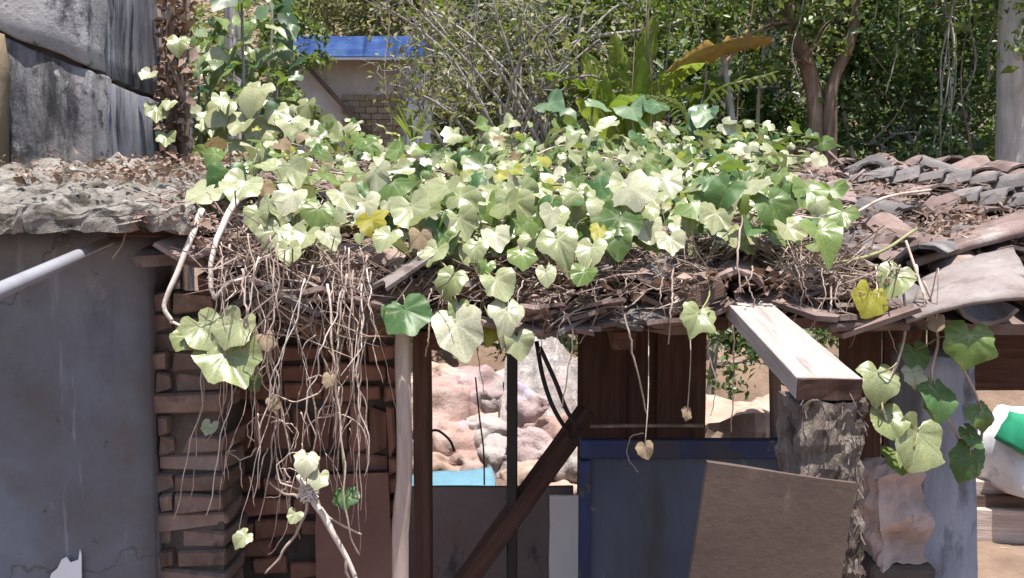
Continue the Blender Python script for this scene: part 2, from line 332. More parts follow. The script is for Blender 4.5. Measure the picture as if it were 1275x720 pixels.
# leaves ---------------------------------------------------------------
HALF = [(0, .94), (.29, .73), (.54, .52), (.58, .22), (.61, -.10), (.44, -.36), (.16, -.38), (0, -.12)]
def leaf_arrays(seed, petiole=True, wide=1.0, heart=False, fine=1):
    r_ = random.Random(seed)
    half = HALF if not heart else [(0, 1.0), (.16, .72), (.34, .44), (.47, .14), (.46, -.14), (.32, -.36), (.13, -.36), (0, -.10)]
    wide *= r_.uniform(.82, 1.16); lob = r_.uniform(.90, 1.12)
    jit = lambda i, p: (p[0] * wide * r_.uniform(.88, 1.12) * (lob if i in (2, 4) else 1), p[1] * r_.uniform(.92, 1.08))
    out = [half[0]] + [jit(i + 1, p) for i, p in enumerate(half[1:-1])] + [half[-1]]
    ol = out + [(-p[0] * r_.uniform(.86, 1.12), p[1] * r_.uniform(.95, 1.05)) for p in reversed(out[1:-1])]
    m0 = len(ol); lobes = {0, 2, 4, m0 - 2, m0 - 4}; on = [(p, i in lobes) for i, p in enumerate(ol)]
    if fine > 1:                                             # rounder, toothed margin
        on2 = []
        for i in range(m0):
            p0, p1, p2, p3 = [Vector((*ol[(i + k) % m0], 0)) for k in (-1, 0, 1, 2)]
            on2.append((ol[i], i in lobes))
            for k in range(1, fine):
                t = k / fine; q = .5 * ((2 * p1) + (p2 - p0) * t + (2 * p0 - 5 * p1 + 4 * p2 - p3) * t * t + (3 * p1 - p0 - 3 * p2 + p3) * t ** 3)
                q *= 1 + r_.uniform(-.035, .035); on2.append(((q.x, q.y), False))
        on = on2
    if r_.random() < .3:                                     # a bite or a torn edge
        k = r_.randrange(len(on)); on[k] = ((on[k][0][0] * .72, on[k][0][1] * .72), False)
    n = len(on); fold = r_.uniform(-.12, .42); cup = r_.uniform(-.45, .15); ph = r_.uniform(0, 6); wv = r_.uniform(.05, .15)
    def z(x, y): return fold * abs(x) + cup * (x * x + y * y) + wv * math.sin(5 * x + ph) * y + wv * .8 * math.cos(5 * y + ph) * (.3 + abs(x))
    rings = (.55, 1.0) if fine < 3 else (.38, .74, 1.0)
    v = [(0, 0, z(0, 0))]; vein = [1.0]
    for ri, rr in enumerate(rings):
        for (x, y), lb in on:
            last = ri == len(rings) - 1
            v.append((x * rr, y * rr, z(x * rr, y * rr) + (r_.uniform(-.05, .05) if last else (0 if lb else .035)))); vein.append((.95 - .25 * rr) if lb else .3 * (1 - rr))
    f = []
    for i in range(n):
        j = (i + 1) % n; f.append((0, 1 + j, 1 + i))
        for k in range(len(rings) - 1): o = 1 + k * n; f.append((o + i, o + j, o + n + j, o + n + i))
    if petiole:
        a, g = tube([(0, 0, -.01), (0, -.18, -.22), (r_.uniform(-.15, .15), -.35, -.75)], [.022, .02, .018], 3, False)
        o = len(v); v += [tuple(p) for p in a]; vein += [.9] * len(a); f += [tuple(i + o for i in q) for q in g]
    return v, f, vein
def leaf_mesh(seed, mat, **k):
    v, f, vein = leaf_arrays(seed, **k); me = mesh('leaf', v, f, mat, True)
    a = me.attributes.new('vein', 'FLOAT', 'POINT'); a.data.foreach_set('value', vein); return me
def facing(n, tip):
    """rotation with local +Z along n and local +Y towards tip"""
    n = Vector(n).normalized(); t = Vector(tip); t = (t - n * t.dot(n)).normalized(); x = t.cross(n)
    return Matrix((x, t, n)).transposed().to_4x4()
def quads_mesh(name, cen, size, mat, up=.4, aspect=.5, rs=None, droop=.15):
    """many small folded leaves (two triangles each) as one mesh with a random tone each"""
    rs = rs or rng; n = len(cen)
    nrm = rs.normal(size=(n, 3)); nrm[:, 2] = np.abs(nrm[:, 2]) + up; nrm /= np.linalg.norm(nrm, axis=1)[:, None]
    t = rs.normal(size=(n, 3)); t[:, 2] -= droop; t -= nrm * (t * nrm).sum(1)[:, None]; t /= np.linalg.norm(t, axis=1)[:, None]
    b = np.cross(nrm, t); s = (size * rs.uniform(.45, 1.0, n) * np.where(rs.uniform(0, 1, n) < .12, 2.0, 1.25))[:, None]
    v = np.stack([cen - t * s * .5, cen + b * s * aspect * .5 + nrm * s * .08, cen + t * s * .5 - nrm * s * .1, cen - b * s * aspect * .5 + nrm * s * .08], 1).reshape(-1, 3)
    me = bpy.data.meshes.new(name); me.vertices.add(4 * n); me.vertices.foreach_set('co', v.ravel().astype(np.float32))
    i = np.arange(n) * 4
    tri = np.stack([i, i + 1, i + 2, i, i + 2, i + 3], 1).reshape(-1)
    me.loops.add(6 * n); me.loops.foreach_set('vertex_index', tri.astype(np.int32))
    me.polygons.add(2 * n); me.polygons.foreach_set('loop_start', (np.arange(2 * n) * 3).astype(np.int32))
    me.materials.append(MATS[mat]); me.update(); me.validate()
    a = me.attributes.new('rnd', 'FLOAT', 'POINT'); a.data.foreach_set('value', np.repeat(rs.uniform(0, 1, n), 4).astype(np.float32))
    return me

# ------------------------------------------------------------------ terrain
def ground_z(x, y):
    h = 2.25 * sstep(5.6, 8.4, y) + .06 * max(0, min(y, 13) - 8.4) + .62 * max(0, y - 13)
    h += .10 * mnoise.noise(Vector((x * .5, y * .5, 0))) * sstep(4.5, 7, y) + .5 * mnoise.noise(Vector((x * .12, y * .12, 3))) * sstep(12, 20, y)
    return h + .02 * mnoise.noise(Vector((x * 2, y * 2, 7)))
xs = sorted(set([-140, -100, -70, -50, -38] + list(np.arange(-28, 28.1, 1.0)) + [38, 50, 70, 100, 140] + list(np.arange(-4, 4.1, .25))))
ys = sorted(set([-120, -80, -50, -30, -20, -14, -10, -7, -5] + list(np.arange(-4, 4.6, .5)) + list(np.arange(4.5, 9, .25)) + list(np.arange(9, 40, 1.)) + [45, 52, 60, 75, 95, 120]))
gv = [(x, y, ground_z(x, y)) for y in ys for x in xs]; nx = len(xs)
gf = [(j * nx + i, j * nx + i + 1, (j + 1) * nx + i + 1, (j + 1) * nx + i) for j in range(len(ys) - 1) for i in range(nx - 1)]
g = link('ground', mesh('ground', gv, gf, 'earth', True)); tag(g, 'bare brown earth rising to a wooded bank', 'ground', kind='structure')

# ------------------------------------------------------------------ old concrete pier, upper left
pier = thing('concrete_block_wall', (-1.9, 3.8, 0), 'tall stained grey concrete block wall with a slanting joint above the mortar slab', 'wall')
def block(x0, x1, y0, y1, zb, zt, seed, mat='stained_concrete'):
    """block whose bottom and top heights follow zb(x), zt(x)"""
    bm = grid_box(1, 1, 1, 14, 14, 14, 0)
    for p in bm.verts:
        x = x0 + (p.co.x + .5) * (x1 - x0); y = y0 + (p.co.y + .5) * (y1 - y0); a, b = zb(x), zt(x)
        p.co = Vector((x, y, a + p.co.z * (b - a)))
    bmesh.ops.bevel(bm, geom=[e for e in bm.edges if e.calc_face_angle(0) > 1.2], offset=.006, segments=1, affect='EDGES')
    bm.normal_update(); nn = [(p, p.normal.copy()) for p in bm.verts]
    for p, q in nn: p.co += q * .014 * mnoise.fractal(p.co * 5 + Vector((seed * 9, 0, 0)), 1., 2., 4)
    c = Vector(((x0 + x1) / 2, (y0 + y1) / 2, zb(x0)))
    for p in bm.verts: p.co -= c
    return fin(bm, 'concrete_block', mat, pier, c, None, True)
jz = lambda x: 2.395 + max(0, -1.57 - x) * .42
block(-2.16, -1.555, 3.3, 3.47, lambda x: 0, lambda x: jz(x) - .012, 1)
block(-2.19, -1.560, 3.29, 3.46, lambda x: jz(x) + .008, lambda x: 3.55, 2, 'pale_concrete')
block(-2.0, -1.566, 3.486, 4.38, lambda x: 0, lambda x: 2.375, 3, 'streaked_concrete')
block(-2.0, -1.572, 3.486, 4.37, lambda x: 2.395, lambda x: 3.55, 4, 'streaked_concrete')
core = grid_box(.5, 1.0, 3.5, 1, 1, 1); fin(core, 'mortar_core', 'mortar', pier, (-1.85, 3.84, 0))
mp = grid_box(.5, .5, 2.5, 6, 6, 16, .04, 4, 5)
o = fin(mp, 'mud_pilaster', 'brown_mud', None, (-2.09, 3.0, 0), None, True); tag(o, 'narrow brown mud pilaster in front of the stained concrete block wall', 'pilaster')

# ------------------------------------------------------------------ left cement wall, mortar slab, pipe
def cw(c): return c
bm = grid_box(1.55, .16, 1.79, 24, 3, 26, .006, 3, 3)
o = fin(bm, 'cement_wall', 'cement', None, (-1.80, 2.58, 0), None, True); tag(o, 'smooth blue grey cement wall under the crumbling mortar slab', 'wall')

def slab_shape(p):
    x, y, z = p; t = (y + .62) / 1.24                        # 0 front, 1 back
    rag = .12 * mnoise.fractal(Vector((x * 5, 1.3, 0)), 1., 2., 3) * (1 - t) ** 3
    y2 = y - rag - .05 * (1 - t) * max(0, -x)
    zz = z * (1 + .9 * mnoise.noise(Vector((x * 4, y * 4, 5))) * .5) + .20 * t
    if z > .01: zz += .03 * mnoise.fractal(Vector((x * 7, y * 7, 2)), 1., 2., 4) + .02 * t
    return (x, y2, zz)
bm = grid_box(1.62, 1.24, .052, 110, 80, 5, .022, 18, 2, slab_shape)
o = fin(bm, 'mortar_slab', 'mossy_mortar', None, (-1.60, 2.74, 1.775), None, False); tag(o, 'crumbling pale mortar roof slab with a ragged front edge', 'roof slab')
SLAB_Z = lambda y: 1.85 + .2 * (y - 2.16) / 1.24 + .03

p0, p1 = at(-60, 388, 1.55), at(150, 296, 2.46)
v, f = tube([p0 + (p1 - p0) * i / 8 for i in range(9)], .0165, 16)
o = solid('metal_pipe', v, f, 'grey_pipe', None, True); tag(o, 'shiny grey metal pipe slanting down from under the mortar slab', 'pipe')
p0, p1 = at(135, 277, 2.34), at(262, 279, 2.34)
o = beam('timber_lintel', p0, p1, .035, .075, 'dark_wood', None, 0); tag(o, 'dark timber lintel under the end of the mortar slab', 'beam')

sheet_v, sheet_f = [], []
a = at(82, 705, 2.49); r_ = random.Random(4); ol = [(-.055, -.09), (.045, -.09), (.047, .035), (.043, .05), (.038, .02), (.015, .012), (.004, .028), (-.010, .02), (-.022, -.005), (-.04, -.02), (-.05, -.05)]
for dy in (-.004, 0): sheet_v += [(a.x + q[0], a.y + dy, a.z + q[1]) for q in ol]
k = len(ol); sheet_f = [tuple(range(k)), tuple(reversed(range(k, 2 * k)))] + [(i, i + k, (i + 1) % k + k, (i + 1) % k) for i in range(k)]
tag(solid('sun_patch', sheet_v, sheet_f, 'white_plastic'), 'white shape standing for a sun patch on the blue grey cement wall', 'light patch')  # white cut-out stands in for a patch of sunlight on the wall
# ------------------------------------------------------------------ brick pier and brick wall
BR = []
for i in range(4):
    bm = box_bm(.2, .1, .052, .006, .007); me = bpy.data.meshes.new('brick'); bm.to_mesh(me); bm.free(); BR.append(me)
def brick(parent, x0, x1, y0, y1, z, h, mat, tilt=.055):
    me = brick_me[mat][random.randrange(4)]
    o = link('brick', me, parent, ((x0 + x1) / 2, (y0 + y1) / 2, z), (U(-tilt, tilt) * .5, U(-tilt, tilt), U(-tilt, tilt)),
             ((x1 - x0) / .2, (y1 - y0) / .1, h / .052)); return o
brick_me = {}
for m in ('brick', 'red_brick'):
    brick_me[m] = []
    for me in BR:
        q = me.copy(); q.materials.append(MATS[m]); brick_me[m].append(q)
bp = thing('brick_pier', (-.95, 2.65, 0), 'stacked brown brick pier with open joints beside the cement wall', 'brick pier')
z = 0.
k = 0
while z < 1.60:
    h = U(.048, .062); x0 = -1.03 + U(-.008, .008); x3 = -.835 + U(-.012, .010)
    if z > 1.45: x3 -= .02
    xm = -.975 + U(-.012, .02)
    if k % 3 != 1: brick(bp, x0, xm - .006, 2.52 + U(0, .03), 2.74, z, h, 'brick')
    if not (1.18 < z < 1.235): brick(bp, (xm + .004) if k % 3 != 1 else x0, x3, 2.52 + U(0, .022), 2.74, z, h, 'brick')
    z += h + U(.003, .007); k += 1
fin(grid_box(.175, .19, 1.6, 3, 3, 30, .012, 12, 4), 'mortar_core', 'mortar', bp, (-.932, 2.648, 0))

bw = thing('brick_wall', (-.65, 2.95, 0), 'rough red brown brick wall behind the hanging dead roots', 'wall')
z = 0.; k = 0
while z < 1.62:
    h = U(.05, .062); x = -.98 + (-.1 if k % 2 else 0)
    upright = 1.02 < z < 1.1
    if upright: h = .16
    while x < -.40:
        wd = U(.10, .21) if not upright else U(.05, .06)
        if random.random() > .10: brick(bw, max(x, -.985), min(x + wd, -.385), 2.87 + U(0, .05), 3.0, z + U(-.004, .004), h * U(.82, 1.0), 'red_brick', .06)
        x += wd + .01
    z += h + U(.008, .012); k += 1
fin(grid_box(.6, .07, 1.66, 4, 1, 10, .006, 9, 6), 'mortar_core', 'mortar', bw, (-.685, 2.965, 0))
bm = grid_box(.24, .02, .60, 8, 1, 10, .008, 4, 3)
o = fin(bm, 'leaning_board', 'red_panel', None, (-.50, 2.80, .40), (R(-6), R(-2), R(2))); tag(o, 'plain reddish board leaning on the brick wall', 'board')
bm = grid_box(.3, .14, .42, 6, 4, 5, .02, 5, 3)
o = fin(bm, 'earth_bench', 'brown_mud', None, (-.50, 2.76, 0), None, True); tag(o, 'low mud bench holding up the reddish board', 'bench')

# ------------------------------------------------------------------ poles and things in the opening
def pole(name, ctrl, r0, r1, mat, label, cat, n=14, sides=8, rough=.12, group=None):
    pts = smooth_path(ctrl, n); rad = [(r0 + (r1 - r0) * i / (n - 1)) * (1 + rough * n3((i * .7, r0 * 90, 1))) for i in range(n)]
    v, f = tube(pts, rad, sides); o = solid(name, v, f, mat, None, True); return tag(o, label, cat, group)
a = at(501, 432, 2.12); b = at(503, 720, 2.12)
pole('wooden_pole', [(b.x + .006, 2.14, 0), (b.x - .01, 2.12, b.z), (b.x + .006, 2.10, (a.z + b.z) / 2), (a.x, 2.12, a.z), (a.x + .004, 2.16, 1.60)], .022, .017, 'pale_pole',
     'slim pale wooden pole standing at the eave beside the opening', 'pole')
a = at(524, 470, 2.5)
o = beam('door_post', (a.x, 2.55, 0), (a.x, 2.55, 1.66), .05, .06, 'dark_wood'); tag(o, 'dark square door post behind the slim pale pole', 'post')
a = at(637, 470, 2.45)
o = beam('iron_bar', (a.x, 2.45, 0), (a.x + .002, 2.45, 1.62), .036, .03, 'black_iron', nl=4, disp=0); tag(o, 'upright black iron bar in the middle of the opening', 'iron bar')
p0, p1 = at(732, 512, 2.52), at(560, 750, 2.40)
d = (p1 - p0); p2 = p0 + d * (p0.z / -d.z)
o = beam('diagonal_prop', p2, p0, .06, .05, 'dark_wood', nl=12); tag(o, 'dark slanting timber prop crossing the opening', 'prop')
for i, (ct, lab) in enumerate([([(668, 425), (676, 470), (690, 510), (712, 545)], 'black rubber cable hanging above the slanting prop, the looser of two'),
                                ([(672, 432), (692, 476), (706, 512), (722, 535)], 'black rubber cable hanging above the slanting prop, the tighter of two')]):
    v, f = tube(smooth_path([at(x, y, 2.46 - .03 * i) for x, y in ct], 14), .0065, 6)
    tag(solid('cable', v, f, 'rubber', None, True), lab, 'cable', 'cables in the opening')
a = at(600, 606, 2.95)
bm = grid_box(.56, .02, a.z, 8, 1, 12, .004, 4, 8)
o = fin(bm, 'low_board', 'mauve_board', None, (-.075, 2.95, 0)); tag(o, 'low mauve grey board closing the bottom of the opening', 'board')
bm = grid_box(.11, .015, .5, 5, 1, 10, .006, 6, 8)
a = at(706, 620, 2.80)
o = fin(bm, 'plastic_sheet', 'white_plastic', None, (a.x, 2.80, a.z - .5), (R(-4), 0, 0)); tag(o, 'white plastic sheet strip beside the blue framed door', 'plastic sheet')
bm = grid_box(.2, .2, a.z - .5, 3, 3, 4, .006, 6, 9); o = fin(bm, 'wooden_block', 'old_wood', None, (a.x, 2.84, 0)); tag(o, 'old wooden block under the white plastic sheet', 'block')
# bent wires at the left of the opening
for i, (ct, lab) in enumerate([([(532, 538), (545, 536), (560, 548), (566, 562)], 'short bent dark wire curving from the door post'),
                          ([(592, 470), (597, 520), (602, 560), (603, 604)], 'thin dark wire hanging straight down in the opening')]):
    v, f = tube(smooth_path([at(x, y, 2.56) for x, y in ct], 12), .004 if i == 0 else .0025, 5)
    tag(solid('bent_wire', v, f, 'black_iron', None, True), lab, 'wire')

# ------------------------------------------------------------------ back boards, blue door, brown board, beam and post
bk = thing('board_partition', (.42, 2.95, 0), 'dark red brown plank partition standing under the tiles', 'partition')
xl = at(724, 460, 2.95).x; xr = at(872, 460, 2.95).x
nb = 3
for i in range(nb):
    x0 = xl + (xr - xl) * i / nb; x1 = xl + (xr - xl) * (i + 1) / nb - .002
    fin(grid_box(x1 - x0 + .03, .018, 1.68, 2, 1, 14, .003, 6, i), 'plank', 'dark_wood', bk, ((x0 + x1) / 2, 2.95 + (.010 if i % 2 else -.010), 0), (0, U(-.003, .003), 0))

dr = thing('blue_door', (.42, 2.3, 0), 'slate grey sheet door with a blue painted frame', 'door')
a, b = at(722, 548, 2.30), at(985, 556, 2.30); zt = a.z
sh = fin(grid_box(b.x - a.x - .02, .012, zt - .03, 6, 1, 8, .002, 3, 2), 'sheet', 'slate_paint', dr, ((a.x + b.x) / 2, 2.30, .0))
fin(box_bm(b.x - a.x, .03, .050, .003), 'top_rail', 'blue_paint', dr, ((a.x + b.x) / 2, 2.292, zt - .045))
fin(box_bm(.030, .03, zt - .05, .003), 'stile', 'blue_paint', dr, (a.x + .012, 2.292, 0))
fin(box_bm(.030, .03, zt - .05, .003), 'stile', 'blue_paint', dr, (b.x - .012, 2.292, 0))
v, f = tube([at(735, 531, 2.28), at(800, 530, 2.28), at(876, 530, 2.28)], .005, 6)
tag(solid('wire_rod', v, f, 'rusty_wire', None, True), 'thin rusty rod lying across the top of the blue framed door', 'rod')
bm = grid_box(.232, .012, 1.29, 8, 1, 18, .004, 3, 5)
a = at(966, 580, 1.37)
o = fin(bm, 'brown_board', 'brown_board', None, (a.x - .172, 1.385, a.z - 1.279), Matrix.Rotation(R(2.0), 4, 'X') @ Matrix.Rotation(R(7.7), 4, 'Y')); 
board = tag(o, 'wide plain brown board leaning against the frayed post', 'board')

# beam
p0, p1 = at(926, 390, 2.22), at(1031, 498, 1.45)
bmq = thing('wooden_beam', (p0 + p1) / 2, 'thick weathered pale wooden beam poking out from under the eave', 'beam')
def timber(a, b, w_, h_, parent, name, mat, disp=.004):
    a, b = Vector(a), Vector(b); L = (b - a).length
    bm = grid_box(w_, L, h_, 5, 26, 2, disp, 8, 3)
    bmesh.ops.bevel(bm, geom=[e for e in bm.edges if e.calc_face_angle(0) > 1.2], offset=.0015, segments=1, affect='EDGES')
    y = (b - a).normalized(); x = Vector((-1, 0, 0)); x = (x - y * x.dot(y)).normalized(); zq = x.cross(y)
    return fin(bm, name, mat, parent, (a + b) / 2, Matrix((x, y, zq)).transposed().to_4x4())
tb = timber(p0, p1, .106, .038, bmq, 'timber', 'weathered_beam', .0012)
eg = grid_box(.103, .006, .035, 8, 1, 4, .002, 30, 2); d_ = (p1 - p0).normalized()
fin(eg, 'shaded_end', 'dark_wood', bmq, p1 + d_ * .0045 + Vector((0, 0, .0015)), (math.asin(-d_.z), 0, math.atan2(-d_.x, -d_.y) * -1))  # thin dark plate puts the shade of the beam's front end into colour

# frayed post under the beam
a = at(1033, 502, 1.45)
ps = thing('frayed_post', (a.x, 1.49, 0), 'rough frayed timber post carrying the weathered beam', 'post')
fin(grid_box(.110, .10, a.z, 16, 12, 110, .012, 34, 4), 'trunk', 'frayed_timber', ps, (a.x, 1.493, 0), (0, 0, R(6)))
fv = []
for i in range(130):
    x = a.x + U(-.056, .056); y0 = U(1.432, 1.443); z0 = a.z - U(-.02, .42); L = U(.006, .024); dx = U(-.012, .012)
    fv.append(tube([(x, y0, z0), (x + dx * .5, y0 - U(.0, .012), z0 - L * .5), (x + dx, y0 - U(-.005, .012), z0 - L)], [U(.0006, .0014)] * 3, 3, False))
v, f = join(*fv); o = solid('bark_fibre', v, f, 'frayed_timber', ps); o['kind'] = 'stuff'
a = at(968, 440, 2.35)
pole('thin_stake', [(a.x + .02, 2.38, 0), (a.x + .01, 2.36, .9), (a.x - .012, 2.35, 1.58)], .018, .015, 'old_wood', 'thin grey stake behind the weathered beam', 'stake', sides=7)

# ------------------------------------------------------------------ right column, stone, dark bay
a = at(1186, 540, 2.35)
bm = grid_box(.155, .16, 1.45, 8, 8, 30, .014, 7, 3)
o = fin(bm, 'concrete_column', 'blue_concrete', None, (a.x, 2.42, 0), (0, R(-1), R(4)), True); tag(o, 'blue grey rough concrete column with trailing vine leaves over it', 'column')
st = at(1120, 640, 2.32)
bm = grid_box(.135, .13, .25, 9, 9, 16, .045, 9, 4)
o = fin(bm, 'pink_stone', 'pink_stone', None, (st.x, 2.36, st.z - .13), (0, R(-5), R(10))); tag(o, 'pinkish stone block set beside the blue grey column', 'stone')
bm = box_bm(.17, .16, st.z - .125, .01, .008, 2, .02, 6, 6)
o = fin(bm, 'stone_footing', 'mortar', None, (st.x + .0, 2.37, 0)); tag(o, 'dark stacked footing under the pinkish stone block', 'footing')
# back boards of the dark bay on the right
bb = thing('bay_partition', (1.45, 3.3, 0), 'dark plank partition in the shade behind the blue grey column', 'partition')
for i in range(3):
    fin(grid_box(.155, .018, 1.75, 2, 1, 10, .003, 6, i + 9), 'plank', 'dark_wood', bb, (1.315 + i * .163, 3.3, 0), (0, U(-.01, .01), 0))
ra = beam('shade_board', (1.66, 3.2, 1.345), (3.0, 3.2, 1.335), .03, .26, 'dark_wood'); tag(ra, 'dark horizontal board added for the under-eave shade at the open end of the shed', 'shade board')  # dark board added to stand for the shade under the eave

# ------------------------------------------------------------------ tiled roof
EY0, EY1 = 2.14, 4.25
def eave_z(x): return 1.555 + .17 * sstep(-.42, -.85, x)
SL = .235
def roof_z(x, y): return eave_z(x) * 1.0 + (y - EY0) * (SL - .06 * sstep(-.42, -.85, x)) + .025 * mnoise.noise(Vector((x * 1.3, y * 1.3, 4)))
rf = thing('tile_roof', (.45, 3.2, 1.5), 'collapsing shed roof of jumbled curved clay tiles', 'roof')
# battens and rafters carry it
for i, x in enumerate((-.75, -.2, .28, 1.02, 1.55, 2.1)):
    y0 = EY0 + .06 if x < .6 else EY0 + .12
    beam('rafter', (x, y0, roof_z(x, y0) - .065), (x + .02, EY1, roof_z(x, EY1) - .065), .06, .05, 'dark_wood', rf, 0, nl=10, seed=i)
for i in range(6):
    y = EY0 + .10 + i * .40
    v, f = tube([(x, y + .01 * math.sin(x * 5), roof_z(x, y) - .03) for x in np.linspace(-.95, 2.45, 30)], .014, 6)
    solid('batten', v, f, 'old_wood', rf, True)
v = []; f = []                                               # packed earth and crushed tile bedding under the tiles
nxb, nyb = 60, 40
for j in range(nyb + 1):
    for i in range(nxb + 1):
        x = -.92 + 3.4 * i / nxb; y = EY0 + .03 + .05 * mnoise.noise(Vector((x * 6, 0, 2))) * (1 - j / nyb) + (EY1 - EY0) * j / nyb
        v.append((x, y, roof_z(x, y) - .004 + .012 * mnoise.fractal(Vector((x * 9, y * 9, 1)), 1., 2., 3)))
nb_ = len(v); v += [(p[0], p[1] + .01, p[2] - .028) for p in v]
Q = nxb + 1
for j in range(nyb):
    for i in range(nxb):
        a = j * Q + i; f.append((a, a + 1, a + Q + 1, a + Q)); f.append((a + nb_, a + Q + nb_, a + Q + 1 + nb_, a + 1 + nb_))
for i in range(nxb): f.append((i, i + nb_, i + 1 + nb_, i + 1)); a = nyb * Q + i; f.append((a, a + 1, a + 1 + nb_, a + nb_))
for j in range(nyb): a = j * Q; f.append((a, a + Q, a + Q + nb_, a + nb_)); a += nxb; f.append((a, a + nb_, a + Q + nb_, a + Q))
solid('bedding', v, f, 'tile_clay', rf)

def tile_mesh(mat, wd=.165, ln=.185, arc=105, th=.011, taper=.9, chip=0, seg=5, seed=0):
    r_ = random.Random(seed); v = []; f = []; r0 = wd / 2 / math.sin(R(arc / 2))
    for j, yy in enumerate((-ln / 2, ln / 2)):
        s = 1 if j == 0 else taper
        for k in range(seg + 1):
            q = R(-arc / 2 + arc * k / seg); e = r_.uniform(-chip, chip)
            for rr in (r0, r0 - th): v.append((math.sin(q) * rr * s, yy + e, (math.cos(q) * rr - r0 * math.cos(R(arc / 2))) * s))
    n = (seg + 1) * 2
    for k in range(seg):
        a = 2 * k; f += [(a, a + 2, a + n + 2, a + n), (a + 1, a + n + 1, a + n + 3, a + 3), (a, a + 1, a + 3, a + 2), (a + n, a + n + 2, a + n + 3, a + n + 1)]
    f += [(0, n, n + 1, 1), (2 * seg, 2 * seg + 1, n + 2 * seg + 1, n + 2 * seg)]
    return mesh('tile', v, f, mat)
TM = [tile_mesh('tile_clay', chip=.012, seed=i, arc=a_, wd=w_) for i, (a_, w_) in enumerate([(100, .165), (112, .155), (92, .17), (120, .15)])] + \
     [tile_mesh('tile_grey', chip=.010, seed=9 + i, arc=a_, wd=w_) for i, (a_, w_) in enumerate([(104, .16), (118, .155)])]
HT = [tile_mesh('tile_clay', ln=.11, chip=.03, seed=30 + i) for i in range(2)]           # broken halves
slope = math.atan(SL); tiles = []
def put_tile(x, y, dz, rx, ry, rz, flip=False, me=None):
    if x > .93 and y < 2.40 and not (flip and dz < .05): return
    me = me or (random.choice(TM[:4]) if random.random() < (.8 if x < .9 else .55) else random.choice(TM[4:]))
    rot = Matrix.Rotation(rz, 4, 'Z') @ Matrix.Rotation(slope + rx, 4, 'X') @ Matrix.Rotation(ry + (math.pi if flip else 0), 4, 'Y')
    tiles.append(((x, y, roof_z(x, y) + dz), rot, me))
cols_x = np.arange(-.86, 2.45, .175)
for ci, x in enumerate(cols_x):
    y = EY0 + U(.04, .12)
    while y < EY1:                                            # channel course (hollow side up)
        px_, py_ = proj(x + .085, y, roof_z(x, y))
        if px_ < 1360: put_tile(x + .0875 + U(-.015, .015), y, .045, U(-.06, .06), U(-.1, .1), U(-.12, .12), True)
        y += U(.16, .20)
    y = EY0 + U(.06, .22)
    while y < EY1:                                            # cap course, slipped and jumbled
        px_, py_ = proj(x, y, roof_z(x, y))
        keep = random.random() < (.35 if y < EY0 + .35 else .8 if x > .75 else .45)
        jn = 1.0 if y > 3.2 else 1.8
        if keep and px_ < 1375: put_tile(x + U(-.03, .03) * jn, y, .045 + U(0, .025), U(-.08, .10) * jn, U(-.12, .12) * jn, U(-.2, .2) * jn)
        y += U(.10, .15)
SH = [tile_mesh('tile_clay' if i % 3 else 'tile_grey', wd=w_, ln=l_, arc=a_, th=.013, taper=t_, chip=.02, seg=4, seed=50 + i) for i, (w_, l_, a_, t_) in
      enumerate([(.13, .10, 28, .8), (.10, .16, 22, .7), (.16, .13, 34, 1.), (.09, .09, 18, .6), (.14, .18, 40, .9), (.07, .13, 15, .8)])]
for i in range(120):                                         # flat broken shards packed along the eave
    x = U(-.72, 1.35); y = EY0 + U(-.05, .26)
    if .46 < x < .68 and y < EY0 + .20: continue
    put_tile(x, y, U(.0, .055) + .12 * max(0, y - EY0), U(-.18, .22), U(-.22, .22), U(-3.1, 3.1), False, random.choice(SH))
for i in range(46):                                          # loose and broken tiles lying about near the eave and on the right
    if i < 14: x, y = U(-.4, 1.4), U(EY0 + .12, EY0 + .5)
    else: x, y = U(.85, 2.0), U(EY0, EY1)
    put_tile(x, y, U(.06, .11), U(-.25, .3), U(-.4, .4), U(-1.4, 1.4), random.random() < .3, random.choice(HT + TM))
# the neat run of grey caps near the top on the right
for i in range(8):
    x = 1.50 + i * .085; y = 3.68 - .035 * i; tiles.append(((x, y, roof_z(x, y) + .10), Matrix.Rotation(R(46) + U(-.12, .12), 4, 'Z') @ Matrix.Rotation(R(-10) + U(-.05, .05), 4, 'X') @ Matrix.Rotation(U(-.15, .15) - .1, 4, 'Y'), TM[4 + i % 2]))
for i in range(6):
    x = 1.62 + i * .09; y = 3.25 - .03 * i; tiles.append(((x, y, roof_z(x, y) + .09), Matrix.Rotation(R(40) + U(-.15, .15), 4, 'Z') @ Matrix.Rotation(R(-8) + U(-.06, .06), 4, 'X') @ Matrix.Rotation(U(-.15, .15) - .1, 4, 'Y'), TM[4 + i % 2]))
def show(t): 
    px_, py_ = proj(*t[0]); d = t[0][1]
    vis = 1.0 if (-20 < px_ < 1300) else .05
    if 300 < px_ < 900 and py_ < 300: vis *= .3
    return -vis / d
tiles.sort(key=show)
for loc, rot, me in tiles[:300]: link('tile', me, rf, loc, rot)
sv, sf = [], []
for loc, rot, me in tiles[300:]:
    M = Matrix.Translation(loc) @ rot; o_ = len(sv)
    sv += [M @ q.co for q in me.vertices]; sf += [tuple(i + o_ for i in p.vertices) for p in me.polygons]
if sv: solid('tile_remainder', sv, sf, 'tile_clay', rf)['kind'] = 'stuff'

